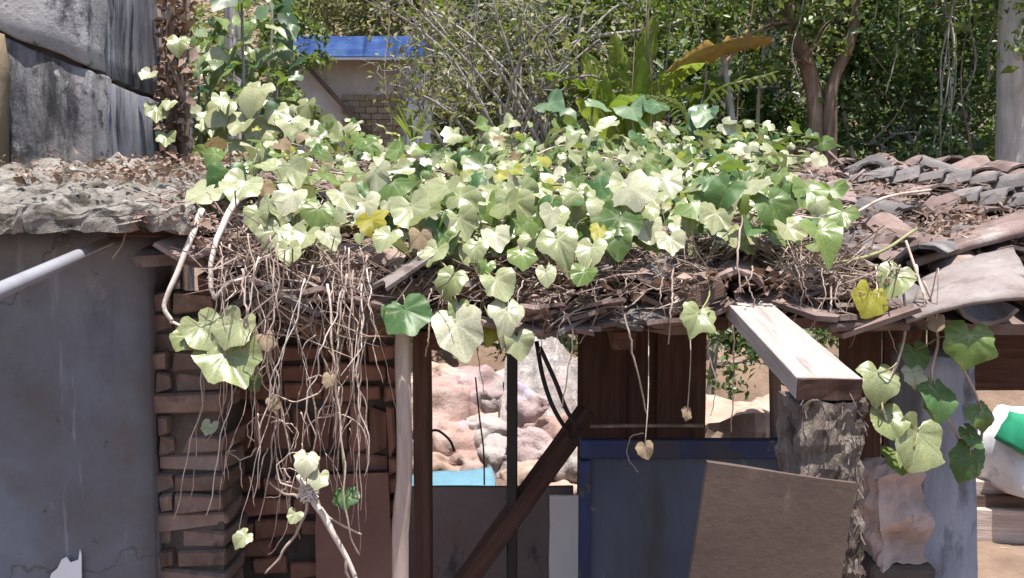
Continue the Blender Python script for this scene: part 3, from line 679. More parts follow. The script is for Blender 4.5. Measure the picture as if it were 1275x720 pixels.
# long slabs and boards lying on the roof
def roof_board(name, pa, pb, ya, yb, w_, h_, mat, label, cat, bend=0, disp=.004, up=.0):
    a, b = at(*pa, ya), at(*pb, yb); L = (b - a).length
    def shp(p): return (p.x, p.y, p.z + bend * (1 - (2 * p.y / L) ** 2) + .5 * bend * math.sin(p.x * 30))
    bm = grid_box(w_, L, h_, 8, 22, 1, disp, 7, int(pa[0]), shp)
    y = (b - a).normalized(); x = Vector((y.y, -y.x, 0)).normalized()
    nn = x.cross(y); x = (x + Vector((0, 0, -.12 * (1 if x.y < 0 else -1)))).normalized(); nn = x.cross(y).normalized(); x = y.cross(nn)
    o = fin(bm, name, mat, None, (a + b) / 2, Matrix((x, y, nn)).transposed().to_4x4()); return tag(o, label, cat)
def sheet4(name, c4, th, mat, label, cat, bend=.02, nu=16, nv=8, disp=.006):
    """a bent sheet between four corners: lower left, lower right, upper right, upper left"""
    A, B, D, E = [at(*q) for q in c4]; top = []; nrm = (B - A).cross(E - A).normalized()
    for j in range(nv + 1):
        for i in range(nu + 1):
            u, t = i / nu, j / nv; p = (A.lerp(B, u)).lerp(E.lerp(D, u), t)
            edge = .012 * n3((u * 5, t * 5, 3)) * (1 if i in (0, nu) or j in (0, nv) else 0)
            top.append(p + nrm * (bend * math.sin(math.pi * u) * (1 - .3 * t) + disp * mnoise.fractal(Vector((u * 4, t * 3, 1)), 1., 2., 3)) + (B - A) * edge)
    m = len(top); Q = nu + 1; v = top + [p - nrm * th for p in top]; f = []
    for j in range(nv):
        for i in range(nu): a = j * Q + i; f += [(a, a + 1, a + Q + 1, a + Q), (a + m, a + Q + m, a + Q + 1 + m, a + 1 + m)]
    for i in range(nu): a = nv * Q + i; f += [(i, i + m, i + 1 + m, i + 1), (a, a + 1, a + 1 + m, a + m)]
    for j in range(nv): a = j * Q; b = a + nu; f += [(a, a + Q, a + Q + m, a + m), (b, b + m, b + Q + m, b + Q)]
    return tag(solid(name, v, f, mat, None, True), label, cat)
sheet4('pale_sheet', [(1128, 398, 2.02), (1294, 368, 2.02), (1262, 308, 2.24), (1148, 346, 2.24)], .010, 'pale_sheet', 'bent pale grey sheet at the eave with a lifted edge', 'sheet', .016)
sheet4('long_slab', [(1128, 326, 2.44), (1310, 276, 2.46), (1330, 246, 2.72), (1165, 296, 2.72)], .022, 'tile_clay', 'long pale brown slab lying across the tiles above the bent sheet', 'slab', .006)
sheet4('eave_slab', [(1032, 404, 2.05), (1134, 402, 2.06), (1118, 366, 2.24), (1024, 370, 2.24)], .020, 'tile_clay', 'flat brown slab at the eave beside the bent pale sheet', 'slab', .004)
roof_board('ridge_board', (1068, 222), (1182, 222), 4.2, 4.2, .14, .04, 'old_wood', 'short brown board lying on the roof top beside the grey cap tiles', 'board')
roof_board('ridge_slab', (1196, 226), (1340, 216), 4.1, 4.1, .16, .035, 'tile_clay', 'reddish slab lying on the roof top at its open end', 'slab')
roof_board('ridge_batten', (990, 236), (1085, 232), 4.0, 4.0, .10, .04, 'old_wood', 'brown batten lying on the roof top next to the vine leaves', 'batten')
# upturned ridge tile making a dark arch at the eave
p = at(918, 340, 2.24)
me = tile_mesh('tile_clay', .125, .17, 118, .012, .9, .018, 6, 77)
o = link('arched_tile', me, None, (p.x, p.y, p.z - .005), Matrix.Rotation(R(-14), 4, 'Z') @ Matrix.Rotation(slope, 4, 'X')); tag(o, 'large arched tile with a dark hollow above the weathered beam', 'tile')
p = at(505, 335, 2.10)
o = link('flat_tile', tile_mesh('pale_sheet', .10, .15, 30, .01, .7, .015, 4, 78), None, (p.x, p.y, p.z), Matrix.Rotation(R(-60), 4, 'Z') @ Matrix.Rotation(R(30), 4, 'X')); tag(o, 'pale flat tile shard jutting from the eave', 'tile')
def eave_plank(pa, pb, Y, label, w_=.06, h_=.022, mat='old_wood'):
    a, b = at(*pa, Y), at(*pb, Y + .02); o = beam('eave_plank', a, b, h_, w_, mat, None, 0, nl=12, disp=.005); tag(o, label, 'plank')
eave_plank((428, 408), (525, 362), 2.09, 'pale brown eave plank sloping above the brick wall')
eave_plank((525, 400), (905, 402), 2.16, 'long dark eave plank above the opening', .035, .03, 'dark_wood')
eave_plank((830, 384), (900, 356), 2.12, 'short eave plank tilted up beside the large arched tile', .05, .02)

# ------------------------------------------------------------------ dead straw, sticks and litter on the roof
def sticks(n, region, lo, hi, r0, r1, mat, name, label=None, lift=(.03, .12), parent=None, hang=0, seed=1):
    rs = random.Random(seed); parts = []; rn = []
    while len(parts) < n:
        x, y = region(rs)
        if x is None or (x > .92 and y < 2.48) or (.47 < x < .66 and y < 2.30): continue
        z = roof_z(x, y) + rs.uniform(*lift); L = rs.uniform(lo, hi); q = rs.uniform(0, 6.283); e = rs.uniform(-.4, .35) - hang
        d = Vector((math.cos(q) * math.cos(e), math.sin(q) * math.cos(e), math.sin(e))); b = Vector((rs.uniform(-1, 1), rs.uniform(-1, 1), rs.uniform(-1, .4))) * L * .18
        p = Vector((x, y, z)); parts.append(tube([p - d * L / 2, p + b, p + d * L / 2], [rs.uniform(r0, r1), rs.uniform(r0, r1), r0 * .6], 3, False)); rn += [rs.random()] * 9
    v, f = join(*parts); c = Vector((.2, 3, 1.8)); me = mesh(name, [p - c for p in v], f, mat)
    a = me.attributes.new('rnd', 'FLOAT', 'POINT'); a.data.foreach_set('value', rn)
    o = link(name, me, parent, c); tag(o, label, 'dry litter' if label else None, kind='stuff'); return o
def reg_all(rs):
    x, y = rs.uniform(-.9, 1.75), EY0 - .05 + rs.random() ** 1.5 * 2.0; return x, y
def reg_eave(rs): return rs.uniform(-.70, 1.2), EY0 + rs.uniform(-.07, .22)
def reg_clump(rs): return rs.gauss(.62, .13), EY0 + abs(rs.gauss(.12, .16))
def reg_left(rs):
    x = rs.gauss(-.50, .12); return (x, EY0 + rs.gauss(.03, .09)) if x > -.72 else (None, None)
sticks(2000, reg_all, .03, .14, .0008, .0026, 'straw', 'straw_litter', 'dry straw and twigs strewn over the tiles', (.07, .15))
sticks(750, reg_eave, .04, .16, .0008, .0024, 'straw', 'eave_straw', 'dead stalks matted along the eave under the leaves', (.02, .13), hang=.25, seed=2)
sticks(420, reg_clump, .08, .26, .0008, .002, 'straw', 'straw_clump', 'thick clump of dead stalks beside the arched tile', (.05, .16), hang=.4, seed=3)
sticks(330, reg_left, .08, .30, .0008, .0022, 'straw', 'root_mat', 'matted dead stems over the eave above the brick pier', (-.02, .14), hang=.5, seed=4)
n = 6000; cx = rng.uniform(-.9, 1.8, n); cy = EY0 - .05 + rng.uniform(0, 1, n) ** 1.4 * 2.0
cy = np.where((cx > .92) & (cy < 2.48), cy + .5, cy); cz = np.array([roof_z(a, b) for a, b in zip(cx, cy)]) + rng.uniform(.06, .13, n)
c0 = Vector((.4, 3, 1.8))
me = quads_mesh('dead_leaf_litter', np.stack([cx, cy, cz], 1) - np.array(c0), np.full(n, .027), 'dry_litter', up=.6, aspect=.6)
tag(link('dead_leaf_litter', me, None, c0), 'brown dead leaves crumbled over the tiles', 'leaf litter', kind='stuff')
# litter and moss crumbs on the mortar slab
n = 2600; cx = rng.uniform(-2.3, -.85, n); cy = 2.25 + rng.uniform(0, 1, n) * 1.0; wgt = rng.uniform(0, 1, n) < np.clip((cx + 1.45) * 2.2, .10, 1)
cx, cy = cx[wgt], cy[wgt]; cz = np.array([SLAB_Z(b) for b in cy]) + rng.uniform(.0, .03, len(cx)); c0 = Vector((-1.3, 2.8, 1.95))
me = quads_mesh('slab_litter', np.stack([cx, cy, cz], 1) - np.array(c0), np.full(len(cx), .022), 'dry_litter', up=.8, aspect=.6)
tag(link('slab_litter', me, None, c0), 'dead leaves and crumbs gathered on the mortar slab', 'leaf litter', kind='stuff')

# ------------------------------------------------------------------ the vine over the roof
vine = thing('climbing_vine', (.05, 2.9, 1.7), 'broad leaved vine sprawling over the tiled roof, many of its leaves pale', 'vine')
LM = {m: [leaf_mesh(i * 14 + j, m, fine=2, heart=j % 5 == 4) for j in range(14)] for i, m in enumerate(['vine_pale', 'vine_green', 'vine_dark', 'vine_yellow', 'vine_dry'])}
BARE = {m: [leaf_mesh(90 + i * 9 + j, m, petiole=False, fine=3, heart=j % 5 == 4) for j in range(9)] for i, m in enumerate(['vine_pale', 'vine_green', 'vine_dark', 'vine_yellow', 'vine_dry'])}
def vmat(x=0):
    q = random.random() + .10 * max(-1, min(1, x))
    return 'vine_dry' if q < .02 else 'vine_pale' if q < .57 else 'vine_green' if q < .87 else 'vine_yellow' if q < .91 else 'vine_dark'
def put_leaf(parent, p, size, mat, n, tip, me=None):
    return link('leaf', me or random.choice(LM[mat]), parent, p, facing(n, tip), size / 1.45)
explicit = [  # px, py, Y, size px, material: leaves that stand out at the eave
 (572, 420, 2.00, 82, 'vine_pale'), (630, 400, 1.99, 68, 'vine_pale'), (622, 358, 2.02, 50, 'vine_pale'), (560, 353, 2.03, 48, 'vine_pale'), (508, 398, 2.02, 66, 'vine_dark'),
 (645, 432, 2.0, 44, 'vine_pale'), (612, 415, 2.02, 40, 'vine_yellow'), (700, 312, 2.10, 78, 'vine_pale'), (868, 400, 2.02, 54, 'vine_pale'), (593, 316, 2.08, 48, 'vine_pale'),
 (570, 388, 2.03, 34, 'vine_pale'), (1025, 300, 2.10, 74, 'vine_green'), (1082, 376, 2.06, 52, 'vine_yellow'), (1003, 244, 2.30, 50, 'vine_green'), (965, 262, 2.2, 62, 'vine_green'), (985, 292, 2.15, 50, 'vine_pale'),
 (1045, 272, 2.16, 48, 'vine_green'), (1112, 352, 2.10, 60, 'vine_pale'), (465, 280, 2.25, 42, 'vine_yellow'), (300, 236, 2.25, 58, 'vine_pale'), (760, 272, 2.2, 66, 'vine_pale'),
 (515, 268, 2.22, 62, 'vine_pale'), (805, 288, 2.18, 58, 'vine_pale'), (455, 262, 2.3, 54, 'vine_pale'), (365, 258, 2.25, 56, 'vine_pale'), (340, 295, 2.15, 52, 'vine_pale'), (378, 300, 2.14, 44, 'vine_pale'),
 (430, 250, 2.3, 50, 'vine_pale'), (640, 262, 2.3, 58, 'vine_pale'), (720, 250, 2.3, 55, 'vine_pale'), (860, 268, 2.25, 56, 'vine_pale'), (900, 242, 2.3, 60, 'vine_pale'), (930, 245, 2.3, 52, 'vine_green'),
 (555, 300, 2.15, 44, 'vine_green'), (660, 300, 2.2, 40, 'vine_pale'), (830, 232, 2.4, 52, 'vine_pale'), (780, 236, 2.4, 50, 'vine_pale'), (590, 262, 2.3, 48, 'vine_green'),
 (345, 268, 2.2, 46, 'vine_pale'), (395, 268, 2.2, 44, 'vine_green'), (410, 300, 2.12, 40, 'vine_pale'), (540, 318, 2.1, 44, 'vine_pale'), (618, 300, 2.14, 48, 'vine_pale'), (650, 322, 2.1, 40, 'vine_green'),
 (735, 318, 2.1, 52, 'vine_pale'), (770, 305, 2.12, 50, 'vine_green'), (835, 305, 2.12, 44, 'vine_pale'), (725, 345, 2.06, 36, 'vine_green'), (480, 300, 2.12, 46, 'vine_pale'), (575, 282, 2.18, 52, 'vine_pale'), (690, 275, 2.2, 50, 'vine_pale'),
 (745, 292, 2.14, 42, 'vine_yellow'), (320, 275, 2.16, 40, 'vine_pale'), (360, 318, 2.1, 38, 'vine_pale'), (890, 275, 2.2, 50, 'vine_pale'), (800, 262, 2.22, 54, 'vine_pale'), (680, 345, 2.06, 34, 'vine_pale'), (525, 300, 2.12, 40, 'vine_dry'), (605, 335, 2.07, 32, 'vine_green'),
 (430, 622, 2.05, 34, 'vine_dark'), (318, 478, 2.05, 26, 'vine_green')]
cnt = 0
def stem_to(parent, a, b, r=.0022, sag=.03):
    a, b = Vector(a), Vector(b); m = (a + b) / 2 + Vector((U(-.02, .02), -abs(U(0, .03)), U(-.5, .5) * sag))
    v, f = tube(smooth_path([a, m, b], 7), r, 4); return solid('petiole', v, f, 'green_stem', parent, True)
for px_, py_, Y, s, m in explicit:
    p = at(px_, py_, Y); sz = s / F * Y
    n_ = Vector((U(-.3, .35), -1.0 + U(-.2, .2), U(.45, 1.05))); tip = Vector((U(-.5, .5), -.2, -1))
    base = p - (tip - n_.normalized() * tip.dot(n_.normalized())).normalized() * sz * .22
    put_leaf(vine, base, sz, m, n_, tip, random.choice(BARE[m])); cnt += 1
    if py_ > 340:
        stem_to(vine, base, at(px_ + U(-25, 25), min(py_ - 30, 345), 2.13 + U(0, .05)))
cand = []
rs = random.Random(5)
while len(cand) < 1500:
    x, y = rs.uniform(-.9, 1.5), EY0 + .02 + rs.random() * (EY1 - EY0 - .0)
    lift = .06 + .20 * rs.random() ** 1.3 + .10 * max(0, mnoise.noise(Vector((x * 2, y * 2, 9)))) 
    z = roof_z(x, y) + lift; q, w_ = proj(x, y, z)
    ok = 1.0
    if w_ > 312 + 30 * mnoise.noise(Vector((x * 4, 2, 0))): ok *= .12 if q < 830 else .03
    if 250 < w_ < 320 and q < 850: ok *= 1.7
    if q > 960: ok *= max(0, 1 - (q - 960) / 90) * .8
    if q < 330: ok *= .8 if w_ < 260 else .15
    if q < 245: ok = 0
    if mnoise.noise(Vector((x * 4.2, y * 3.0, 1))) < -.12: ok *= .22
    if q < 520: ok *= .75
    if rs.random() * 1.7 < ok: cand.append((x, y, z, rs.choice([rs.uniform(.035, .065), rs.uniform(.05, .085), rs.uniform(.065, .10), rs.uniform(.085, .14)])))
cand.sort(key=lambda c: -(c[3] / c[1]) * (1.2 if c[2] - roof_z(c[0], c[1]) > .14 else 1))
nparts = 300 - cnt
mass = []
for i, (x, y, z, s) in enumerate(cand):
    m = vmat(x); n_ = Vector((U(-.95, .95), U(-1.3, .25), U(.35, 1.1))); tip = Vector((U(-1, 1), U(-1, .4), -.6))
    if m in ('vine_yellow', 'vine_dry'): s = min(s, .062)
    if i < nparts: put_leaf(vine, (x, y, z), s, m, n_, tip)
    else: mass.append((Matrix.Translation((x, y, z)) @ facing(n_, tip) @ Matrix.Scale(s / 1.45, 4), random.randrange(40), m))
for m in LM:
    v, f, ve, rn = [], [], [], []
    for M, sd, mm in mass:
        if mm != m: continue
        a, g_, c_ = leaf_arrays(sd); o_ = len(v); v += [M @ Vector(q) for q in a]; f += [tuple(i + o_ for i in q) for q in g_]; ve += c_; rn += [random.random()] * len(a)
    if not v: continue
    o = solid('leaf_mass', v, f, m, vine, True); o['kind'] = 'stuff'
    for nm, dt in (('vein', ve), ('rnd', rn)): o.data.attributes.new(nm, 'FLOAT', 'POINT').data.foreach_set('value', dt)
for i in range(16):                                           # runners creeping through the leaves
    y = U(2.25, 4.0); x0 = U(-.8, .4); ctrl = []
    for k in range(6):
        x = x0 + k * .2; yy = y + .12 * math.sin(k * 1.7 + i); ctrl.append((x, yy, roof_z(x, yy) + U(.10, .20)))
    v, f = tube(smooth_path(ctrl, 30), [U(.003, .005)] * 30, 5); solid('stem', v, f, 'green_stem' if i % 2 else 'dead_stem', vine, True)

# vine trailing over the column on the right
hv = thing('trailing_vine', at(1160, 480, 2.1), 'green vine shoot trailing from the eave over the blue grey column', 'vine')
shoots = [[(1128, 300, 2.15), (1150, 365, 2.08), (1168, 420, 2.08), (1160, 470, 2.1), (1180, 520, 2.12), (1205, 570, 2.16)],
          [(1150, 350, 2.1), (1172, 400, 2.06), (1195, 450, 2.08), (1218, 500, 2.1), (1222, 545, 2.12), (1205, 590, 2.14)],
          [(1120, 330, 2.12), (1128, 400, 2.08), (1118, 450, 2.04), (1098, 500, 2.02), (1120, 560, 2.05)]]
for s in shoots:
    v, f = tube(smooth_path([at(*q) for q in s], 26), [.0034] * 26, 5); solid('stem', v, f, 'dead_stem', hv, True)
for px_, py_, Y, s, m in [(1095, 478, 2.02, 62, 'vine_pale'), (1107, 528, 2.02, 52, 'vine_pale'), (1140, 556, 2.02, 80, 'vine_pale'), (1168, 500, 2.06, 62, 'vine_dark'), (1168, 505, 2.10, 50, 'vine_green'),
                          (1206, 432, 2.04, 68, 'vine_green'), (1140, 446, 2.1, 44, 'vine_dark'), (1138, 470, 2.08, 34, 'vine_pale'), (1205, 578, 2.1, 58, 'vine_dark'), (1226, 520, 2.08, 42, 'vine_green'), (1118, 575, 2.06, 46, 'vine_green'), (1212, 545, 2.1, 40, 'vine_dark')]:
    p = at(px_, py_, Y); sz = s / F * Y
    n_ = Vector((U(-.3, .3), -1 + U(-.2, .2), U(.3, .8))); tip = Vector((U(-.45, .45), -.1, -1))
    base = p - (tip - n_.normalized() * tip.dot(n_.normalized())).normalized() * sz * .22
    put_leaf(hv, base, sz, m, n_, tip, random.choice(BARE[m]))
    best = min((at(*q) for s_ in shoots for q in s_), key=lambda q: (q - base).length); stem_to(hv, base, best, .0018, .01)

# pale hanging leaves on the left tangle and the dead roots
tg = thing('dead_root_tangle', at(360, 400, 2.1), 'tangle of bare dead vine roots hanging from the eave by the brick pier', 'dead vine')
def strand(ctrl, r, mat='dead_stem', n=22, wob=.006, name='root'):
    pts = smooth_path(ctrl, n)
    pts = [p + Vector((n3((i * .35, r * 999, 0)), n3((i * .35, 5, r * 999)), n3((2, i * .35, r * 777)))) * wob * 2 for i, p in enumerate(pts)]
    v, f = tube(pts, [r * (1 - .45 * i / n) for i in range(n)], 5); return solid(name, v, f, mat, tg, True)
strand([at(252, 262, 2.18), at(240, 290, 2.12), at(218, 345, 2.08), at(205, 380, 2.07), at(215, 402, 2.07)], .0088, 'pale_root', 18, .002)
strand([at(294, 250, 2.18), at(275, 285, 2.12), at(264, 320, 2.09), at(263, 355, 2.08), at(266, 372, 2.08)], .0090, 'pale_root', 18, .002)
strand([at(266, 372, 2.08), at(285, 352, 2.07), at(312, 345, 2.08)], .0055, 'pale_root', 10, .003)
strand([at(212, 400, 2.07), at(235, 415, 2.06), at(246, 438, 2.06)], .004, 'pale_root', 10, .003)
strand([at(158, 275, 2.3), at(155, 300, 2.26), at(140, 322, 2.26)], .003, 'dead_stem', 10, .002)
strand([at(372, 590, 2.06), at(395, 632, 2.05), at(420, 670, 2.05), at(445, 725, 2.06)], .0095, 'pale_root', 18, .003)
strand([at(388, 600, 2.06), at(405, 650, 2.05), at(428, 690, 2.05), at(436, 725, 2.06)], .006, 'dead_stem', 16, .004)
strand([at(385, 620, 2.06), at(372, 660, 2.06), at(350, 690, 2.06), at(330, 715, 2.07)], .0045, 'dead_stem', 16, .004)
strand([at(388, 625, 2.06), at(420, 650, 2.06), at(450, 665, 2.06)], .004, 'dead_stem', 12, .004)
strand([at(372, 620, 2.06), at(350, 612, 2.06), at(335, 600, 2.06)], .004, 'dead_stem', 12, .004)
rs = random.Random(21)
for i in range(46):
    x0 = 300 + rs.random() ** .8 * 165 if i > 14 else rs.uniform(270, 330)
    y0 = rs.uniform(285, 345) + (x0 - 300) * .15; Y = rs.uniform(2.02, 2.14); L = rs.uniform(110, 320) if i % 3 else rs.uniform(230, 390)
    drift = rs.uniform(-75, 55) * L / 250; nseg = 6; ctrl = []
    ph, am = rs.uniform(0, 6), rs.uniform(2, 11)
    for k in range(nseg):
        t = k / (nseg - 1); ctrl.append(at(x0 + drift * t + am * math.sin(ph + t * rs.uniform(3, 6)) * (.3 + t), min(y0 + L * t, 690), Y - .03 * math.sin(t * 3) + rs.uniform(-.01, .01)))
    strand(ctrl, rs.choice([.0011, .0014, .0017, .0021, .0030]), 'pale_root' if rs.random() < .22 else 'dead_stem', 24, .006)
for i in range(34):                                           # short side forks
    x0, y0 = rs.uniform(285, 440), rs.uniform(350, 600); Y = rs.uniform(2.03, 2.1); dx = rs.uniform(-26, 26); L = rs.uniform(25, 80)
    strand([at(x0, y0, Y), at(x0 + dx * .6, y0 + L * .4, Y - .01), at(x0 + dx, y0 + L, Y)], rs.choice([.0009, .0012, .0016]), 'dead_stem', 9, .004)
for i in range(14):                                           # curls crossing the strands
    cx, cy = rs.uniform(300, 430), rs.uniform(350, 600); r_ = rs.uniform(15, 45); ph = rs.uniform(0, 6); Y = rs.uniform(2.02, 2.08)
    strand([at(cx + r_ * math.cos(ph + k * .7), cy + r_ * math.sin(ph + k * .7) * .8 + k * 4, Y) for k in range(6)], .002, 'dead_stem', 20, .004)
kn = at(384, 612, 2.05); kp = []
for i in range(70):
    d = Vector((U(-1, 1), U(-1, 1), U(-1, 1))).normalized(); kp.append(tube([kn - d * U(.01, .035), kn + Vector((U(-.02, .02), U(-.02, .02), U(-.02, .02))), kn + d.cross(Vector((U(-1, 1), U(-1, 1), .3))) * .03], .0022, 3, False))
v, f = join(*kp); solid('root_knot', v, f, 'pale_root', tg)['kind'] = 'stuff'
# single roots hanging elsewhere along the eave, parts of the big vine
def vroot(ctrl, r, mat='dead_stem'):
    pts = smooth_path([at(*q) for q in ctrl], 20); pts = [p + Vector((n3((i * .5, r * 999, 0)), 0, n3((i * .5, 5, r * 99)))) * .006 for i, p in enumerate(pts)]
    v, f = tube(pts, [r * (1 - .4 * i / 20) for i in range(20)], 5); solid('root', v, f, mat, vine, True)
for ct, r_ in [([(770, 365, 2.1), (782, 410, 2.06), (790, 450, 2.06), (806, 520, 2.08)], .0032), ([(925, 270, 2.2), (918, 320, 2.12), (922, 365, 2.1)], .0034),
               ([(1036, 340, 2.12), (1034, 385, 2.06), (1032, 425, 2.08)], .0032), ([(690, 375, 2.1), (712, 410, 2.08), (706, 470, 2.08), (700, 510, 2.1)], .0026),
               ([(838, 330, 2.12), (836, 380, 2.06), (832, 430, 2.06)], .003), ([(536, 385, 2.08), (532, 430, 2.05), (530, 445, 2.05)], .0028), ([(1090, 330, 2.12), (1092, 370, 2.07), (1096, 400, 2.07)], .0024),
               ([(600, 370, 2.1), (596, 430, 2.06), (603, 500, 2.07)], .0016), ([(880, 430, 2.05), (892, 480, 2.05), (884, 520, 2.06)], .0016), ([(913, 405, 2.05), (913, 470, 2.05), (911, 540, 2.06)], .0022),
               ([(730, 380, 2.1), (700, 400, 2.08), (690, 440, 2.07)], .002), ([(1140, 330, 2.12), (1150, 370, 2.06), (1166, 410, 2.06)], .0028), ([(800, 540, 2.2), (785, 545, 2.18), (783, 570, 2.2), (795, 590, 2.2)], .0016)]:
    vroot(ct, r_)
for i in range(26):
    x0 = rs.uniform(480, 1120); y0 = rs.uniform(330, 380); L = rs.uniform(25, 90); Y = rs.uniform(2.04, 2.12)
    vroot([(x0, y0, Y), (x0 + rs.uniform(-12, 12), y0 + L * .5, Y - .02), (x0 + rs.uniform(-20, 20), y0 + L, Y)], rs.uniform(.001, .0022))
for px_, py_, s, m in [(285, 440, 92, 'vine_pale'), (298, 402, 60, 'vine_pale'), (250, 405, 62, 'vine_pale'), (272, 422, 50, 'vine_pale'), (382, 570, 38, 'vine_pale'), (262, 530, 24, 'vine_pale'), (305, 667, 30, 'vine_pale'), (330, 420, 30, 'vine_dry'),
                       (235, 418, 40, 'vine_pale'), (340, 500, 24, 'vine_dry'), (410, 470, 22, 'vine_dry'), (398, 592, 30, 'vine_pale'), (368, 640, 22, 'vine_pale')]:
    p = at(px_, py_, 2.02); sz = s / F * 2.02; put_leaf(tg, p, sz, m, Vector((U(-.4, .4), -1, U(.5, 1))), Vector((U(-.7, .7), 0, -1)), random.choice(BARE[m]))
for px_, py_, s in [(803, 556, 26), (1166, 398, 26), (856, 512, 20)]:                       # dead curled leaves hanging
    p = at(px_, py_, 2.04); put_leaf(vine, p, s / F * 2.04, 'vine_dry', Vector((U(-.6, .6), -1, .4)), Vector((U(-.4, .4), 0, -1)), random.choice(BARE['vine_dry']))
    v, f = tube(smooth_path([p, p + Vector((.01, .02, .12)), Vector((p.x + .02, 2.13, 1.56))], 10), .0015, 4); solid('stem', v, f, 'dead_stem', vine, True)

# ------------------------------------------------------------------ the sunny yard behind: sacks, rubble, tarp
def crumple(name, cx, cy, sx, sy, zf, mat, label, cat, seed, n=56, rz=0):
    """a crumpled plastic sheet draped over the heap"""
    v, f = [], []; o_ = Vector((seed * 3.7, seed, 0))
    for dz in (0, -.006):
        for j in range(n + 1):
            for i in range(n + 1):
                u, t = i / n - .5, j / n - .5; x = u * sx * (1 + .15 * n3((t * 4, seed, 0))); y = t * sy * (1 + .15 * n3((u * 4, 5, seed)))
                x, y = x * math.cos(rz) - y * math.sin(rz), x * math.sin(rz) + y * math.cos(rz); p = Vector((x, y, 0)) * 2.6 + o_
                rid = sum((1 - abs(2 * mnoise.noise(p * 2 ** k + Vector((0, 0, k))))) * .5 ** k for k in range(4))
                v.append((cx + x, cy + y, zf(cx + x, cy + y) + .17 * rid - .13 + dz))
    Q = n + 1; m = Q * Q
    for j in range(n):
        for i in range(n): a = j * Q + i; f += [(a, a + 1, a + Q + 1, a + Q), (a + m, a + Q + m, a + Q + 1 + m, a + 1 + m)]
    return tag(solid(name, v, f, mat, None), label, cat)
heap = lambda x, y: .02 + .70 * sstep(4.75, 6.0, y) + .22 * mnoise.noise(Vector((x * 1.8, y * 1.8, 3)))
crumple('crumpled_sheet', .22, 5.65, .55, .9, lambda x, y: heap(x, y) + .10, 'white_sack', 'crumpled white plastic sheet over the middle of the yard heap', 'plastic sheet', 7, rz=-.15)
rr_ = random.Random(8)
for i, (px_, py_, Y, w_, m) in enumerate([(548, 505, 5.7, .27, 'pink_sack'), (585, 492, 5.9, .26, 'mauve_sack'), (560, 545, 5.4, .22, 'pink_sack'), (600, 535, 5.5, .20, 'white_sack'), (545, 578, 5.1, .16, 'rubble'), (585, 575, 5.15, .15, 'pink_sack'), (622, 565, 5.2, .15, 'white_sack'),
                                          (612, 500, 5.8, .17, 'white_sack'), (665, 505, 5.7, .23, 'mauve_sack'), (700, 535, 5.45, .22, 'pink_sack'), (670, 560, 5.2, .18, 'mauve_sack'), (712, 580, 5.1, .18, 'white_sack'), (655, 590, 5.0, .13, 'rubble'), (695, 485, 5.9, .18, 'white_sack'),
                                          (570, 470, 6.1, .24, 'rubble'), (640, 475, 6.0, .20, 'white_sack'), (700, 610, 5.0, .15, 'rubble')]):
    p = at(px_, py_, Y); o = lump('boulder', p - Vector((0, 0, w_ * .25)), (w_, w_ * rr_.uniform(.7, 1), w_ * rr_.uniform(.55, .85)), m, None, i + 60, .36, 1.7, (rr_.uniform(-.4, .4), rr_.uniform(-.4, .4), rr_.uniform(0, 6)), 4, .75)
    tag(o, {'pink_sack': 'pinkish boulder of the heap behind the opening', 'mauve_sack': 'mauve stained boulder of the heap behind the opening', 'white_sack': 'whitish boulder of the heap behind the opening', 'rubble': 'tan boulder of the heap behind the opening'}[m], 'boulder', 'boulders heaped in the yard')
hp = grid_box(2.2, 1.7, 1.0, 50, 34, 4, 0, 1.6, 5, lambda p: (p.x, p.y, (heap(p.x + .1, p.y + 5.6) + .01) * p.z - (.12 if p.z < .1 else 0)))
tag(fin(hp, 'rubble_heap', 'rubble', None, (.1, 5.6, 0)), 'sunlit pale rubble heap under the boulders in the yard', 'rubble heap')
for i in range(15):
    x = U(-.8, .75) if i < 0 else U(.8, 2.6); y = U(4.75, 5.9); zz = max(ground_z(x, y), (heap(x, y) + .12) if x < .78 else 0) + .02
    s = U(.03, .09); tag(lump('rubble_stone', (x, y, zz), (s, s * U(.7, 1), s * U(.5, .8)), ['rubble', 'tile_clay', 'pale_sheet'][i % 3], None, i + 40, .3, 1.5, (U(-.4, .4), U(-.4, .4), U(0, 6)), 2, .6), 'loose broken %s lying in the sunlit yard' % ['pinkish stone', 'brown stone', 'pale grey stone'][i % 3], 'stone', 'loose stones in the yard')
bm = grid_box(.46, .34, .012, 14, 10, 1, .02, 4, 4, lambda p: (p.x, p.y, p.z + .05 * p.y))
p = at(562, 602, 4.75); tag(fin(bm, 'blue_tarp', 'aqua_tarp', None, (p.x, p.y, p.z - .01), (R(6), R(-4), .1), True), 'light blue plastic tarp in front of the boulders', 'tarp')
bm = grid_box(.7, .45, p.z - .04, 6, 5, 5, .02, 4, 4); tag(fin(bm, 'low_crate', 'old_wood', None, (p.x, p.y + .02, 0)), 'low wooden box under the light blue tarp', 'box')
# long rubble bench seen over the blue door
bm = grid_box(1.1, .5, .85, 20, 8, 12, .08, 4, 8); p = at(905, 500, 4.7)
tag(fin(bm, 'rubble_wall', 'rubble', None, (p.x + .1, 4.8, 0)), 'low sunlit rubble wall seen over the blue framed door', 'wall')
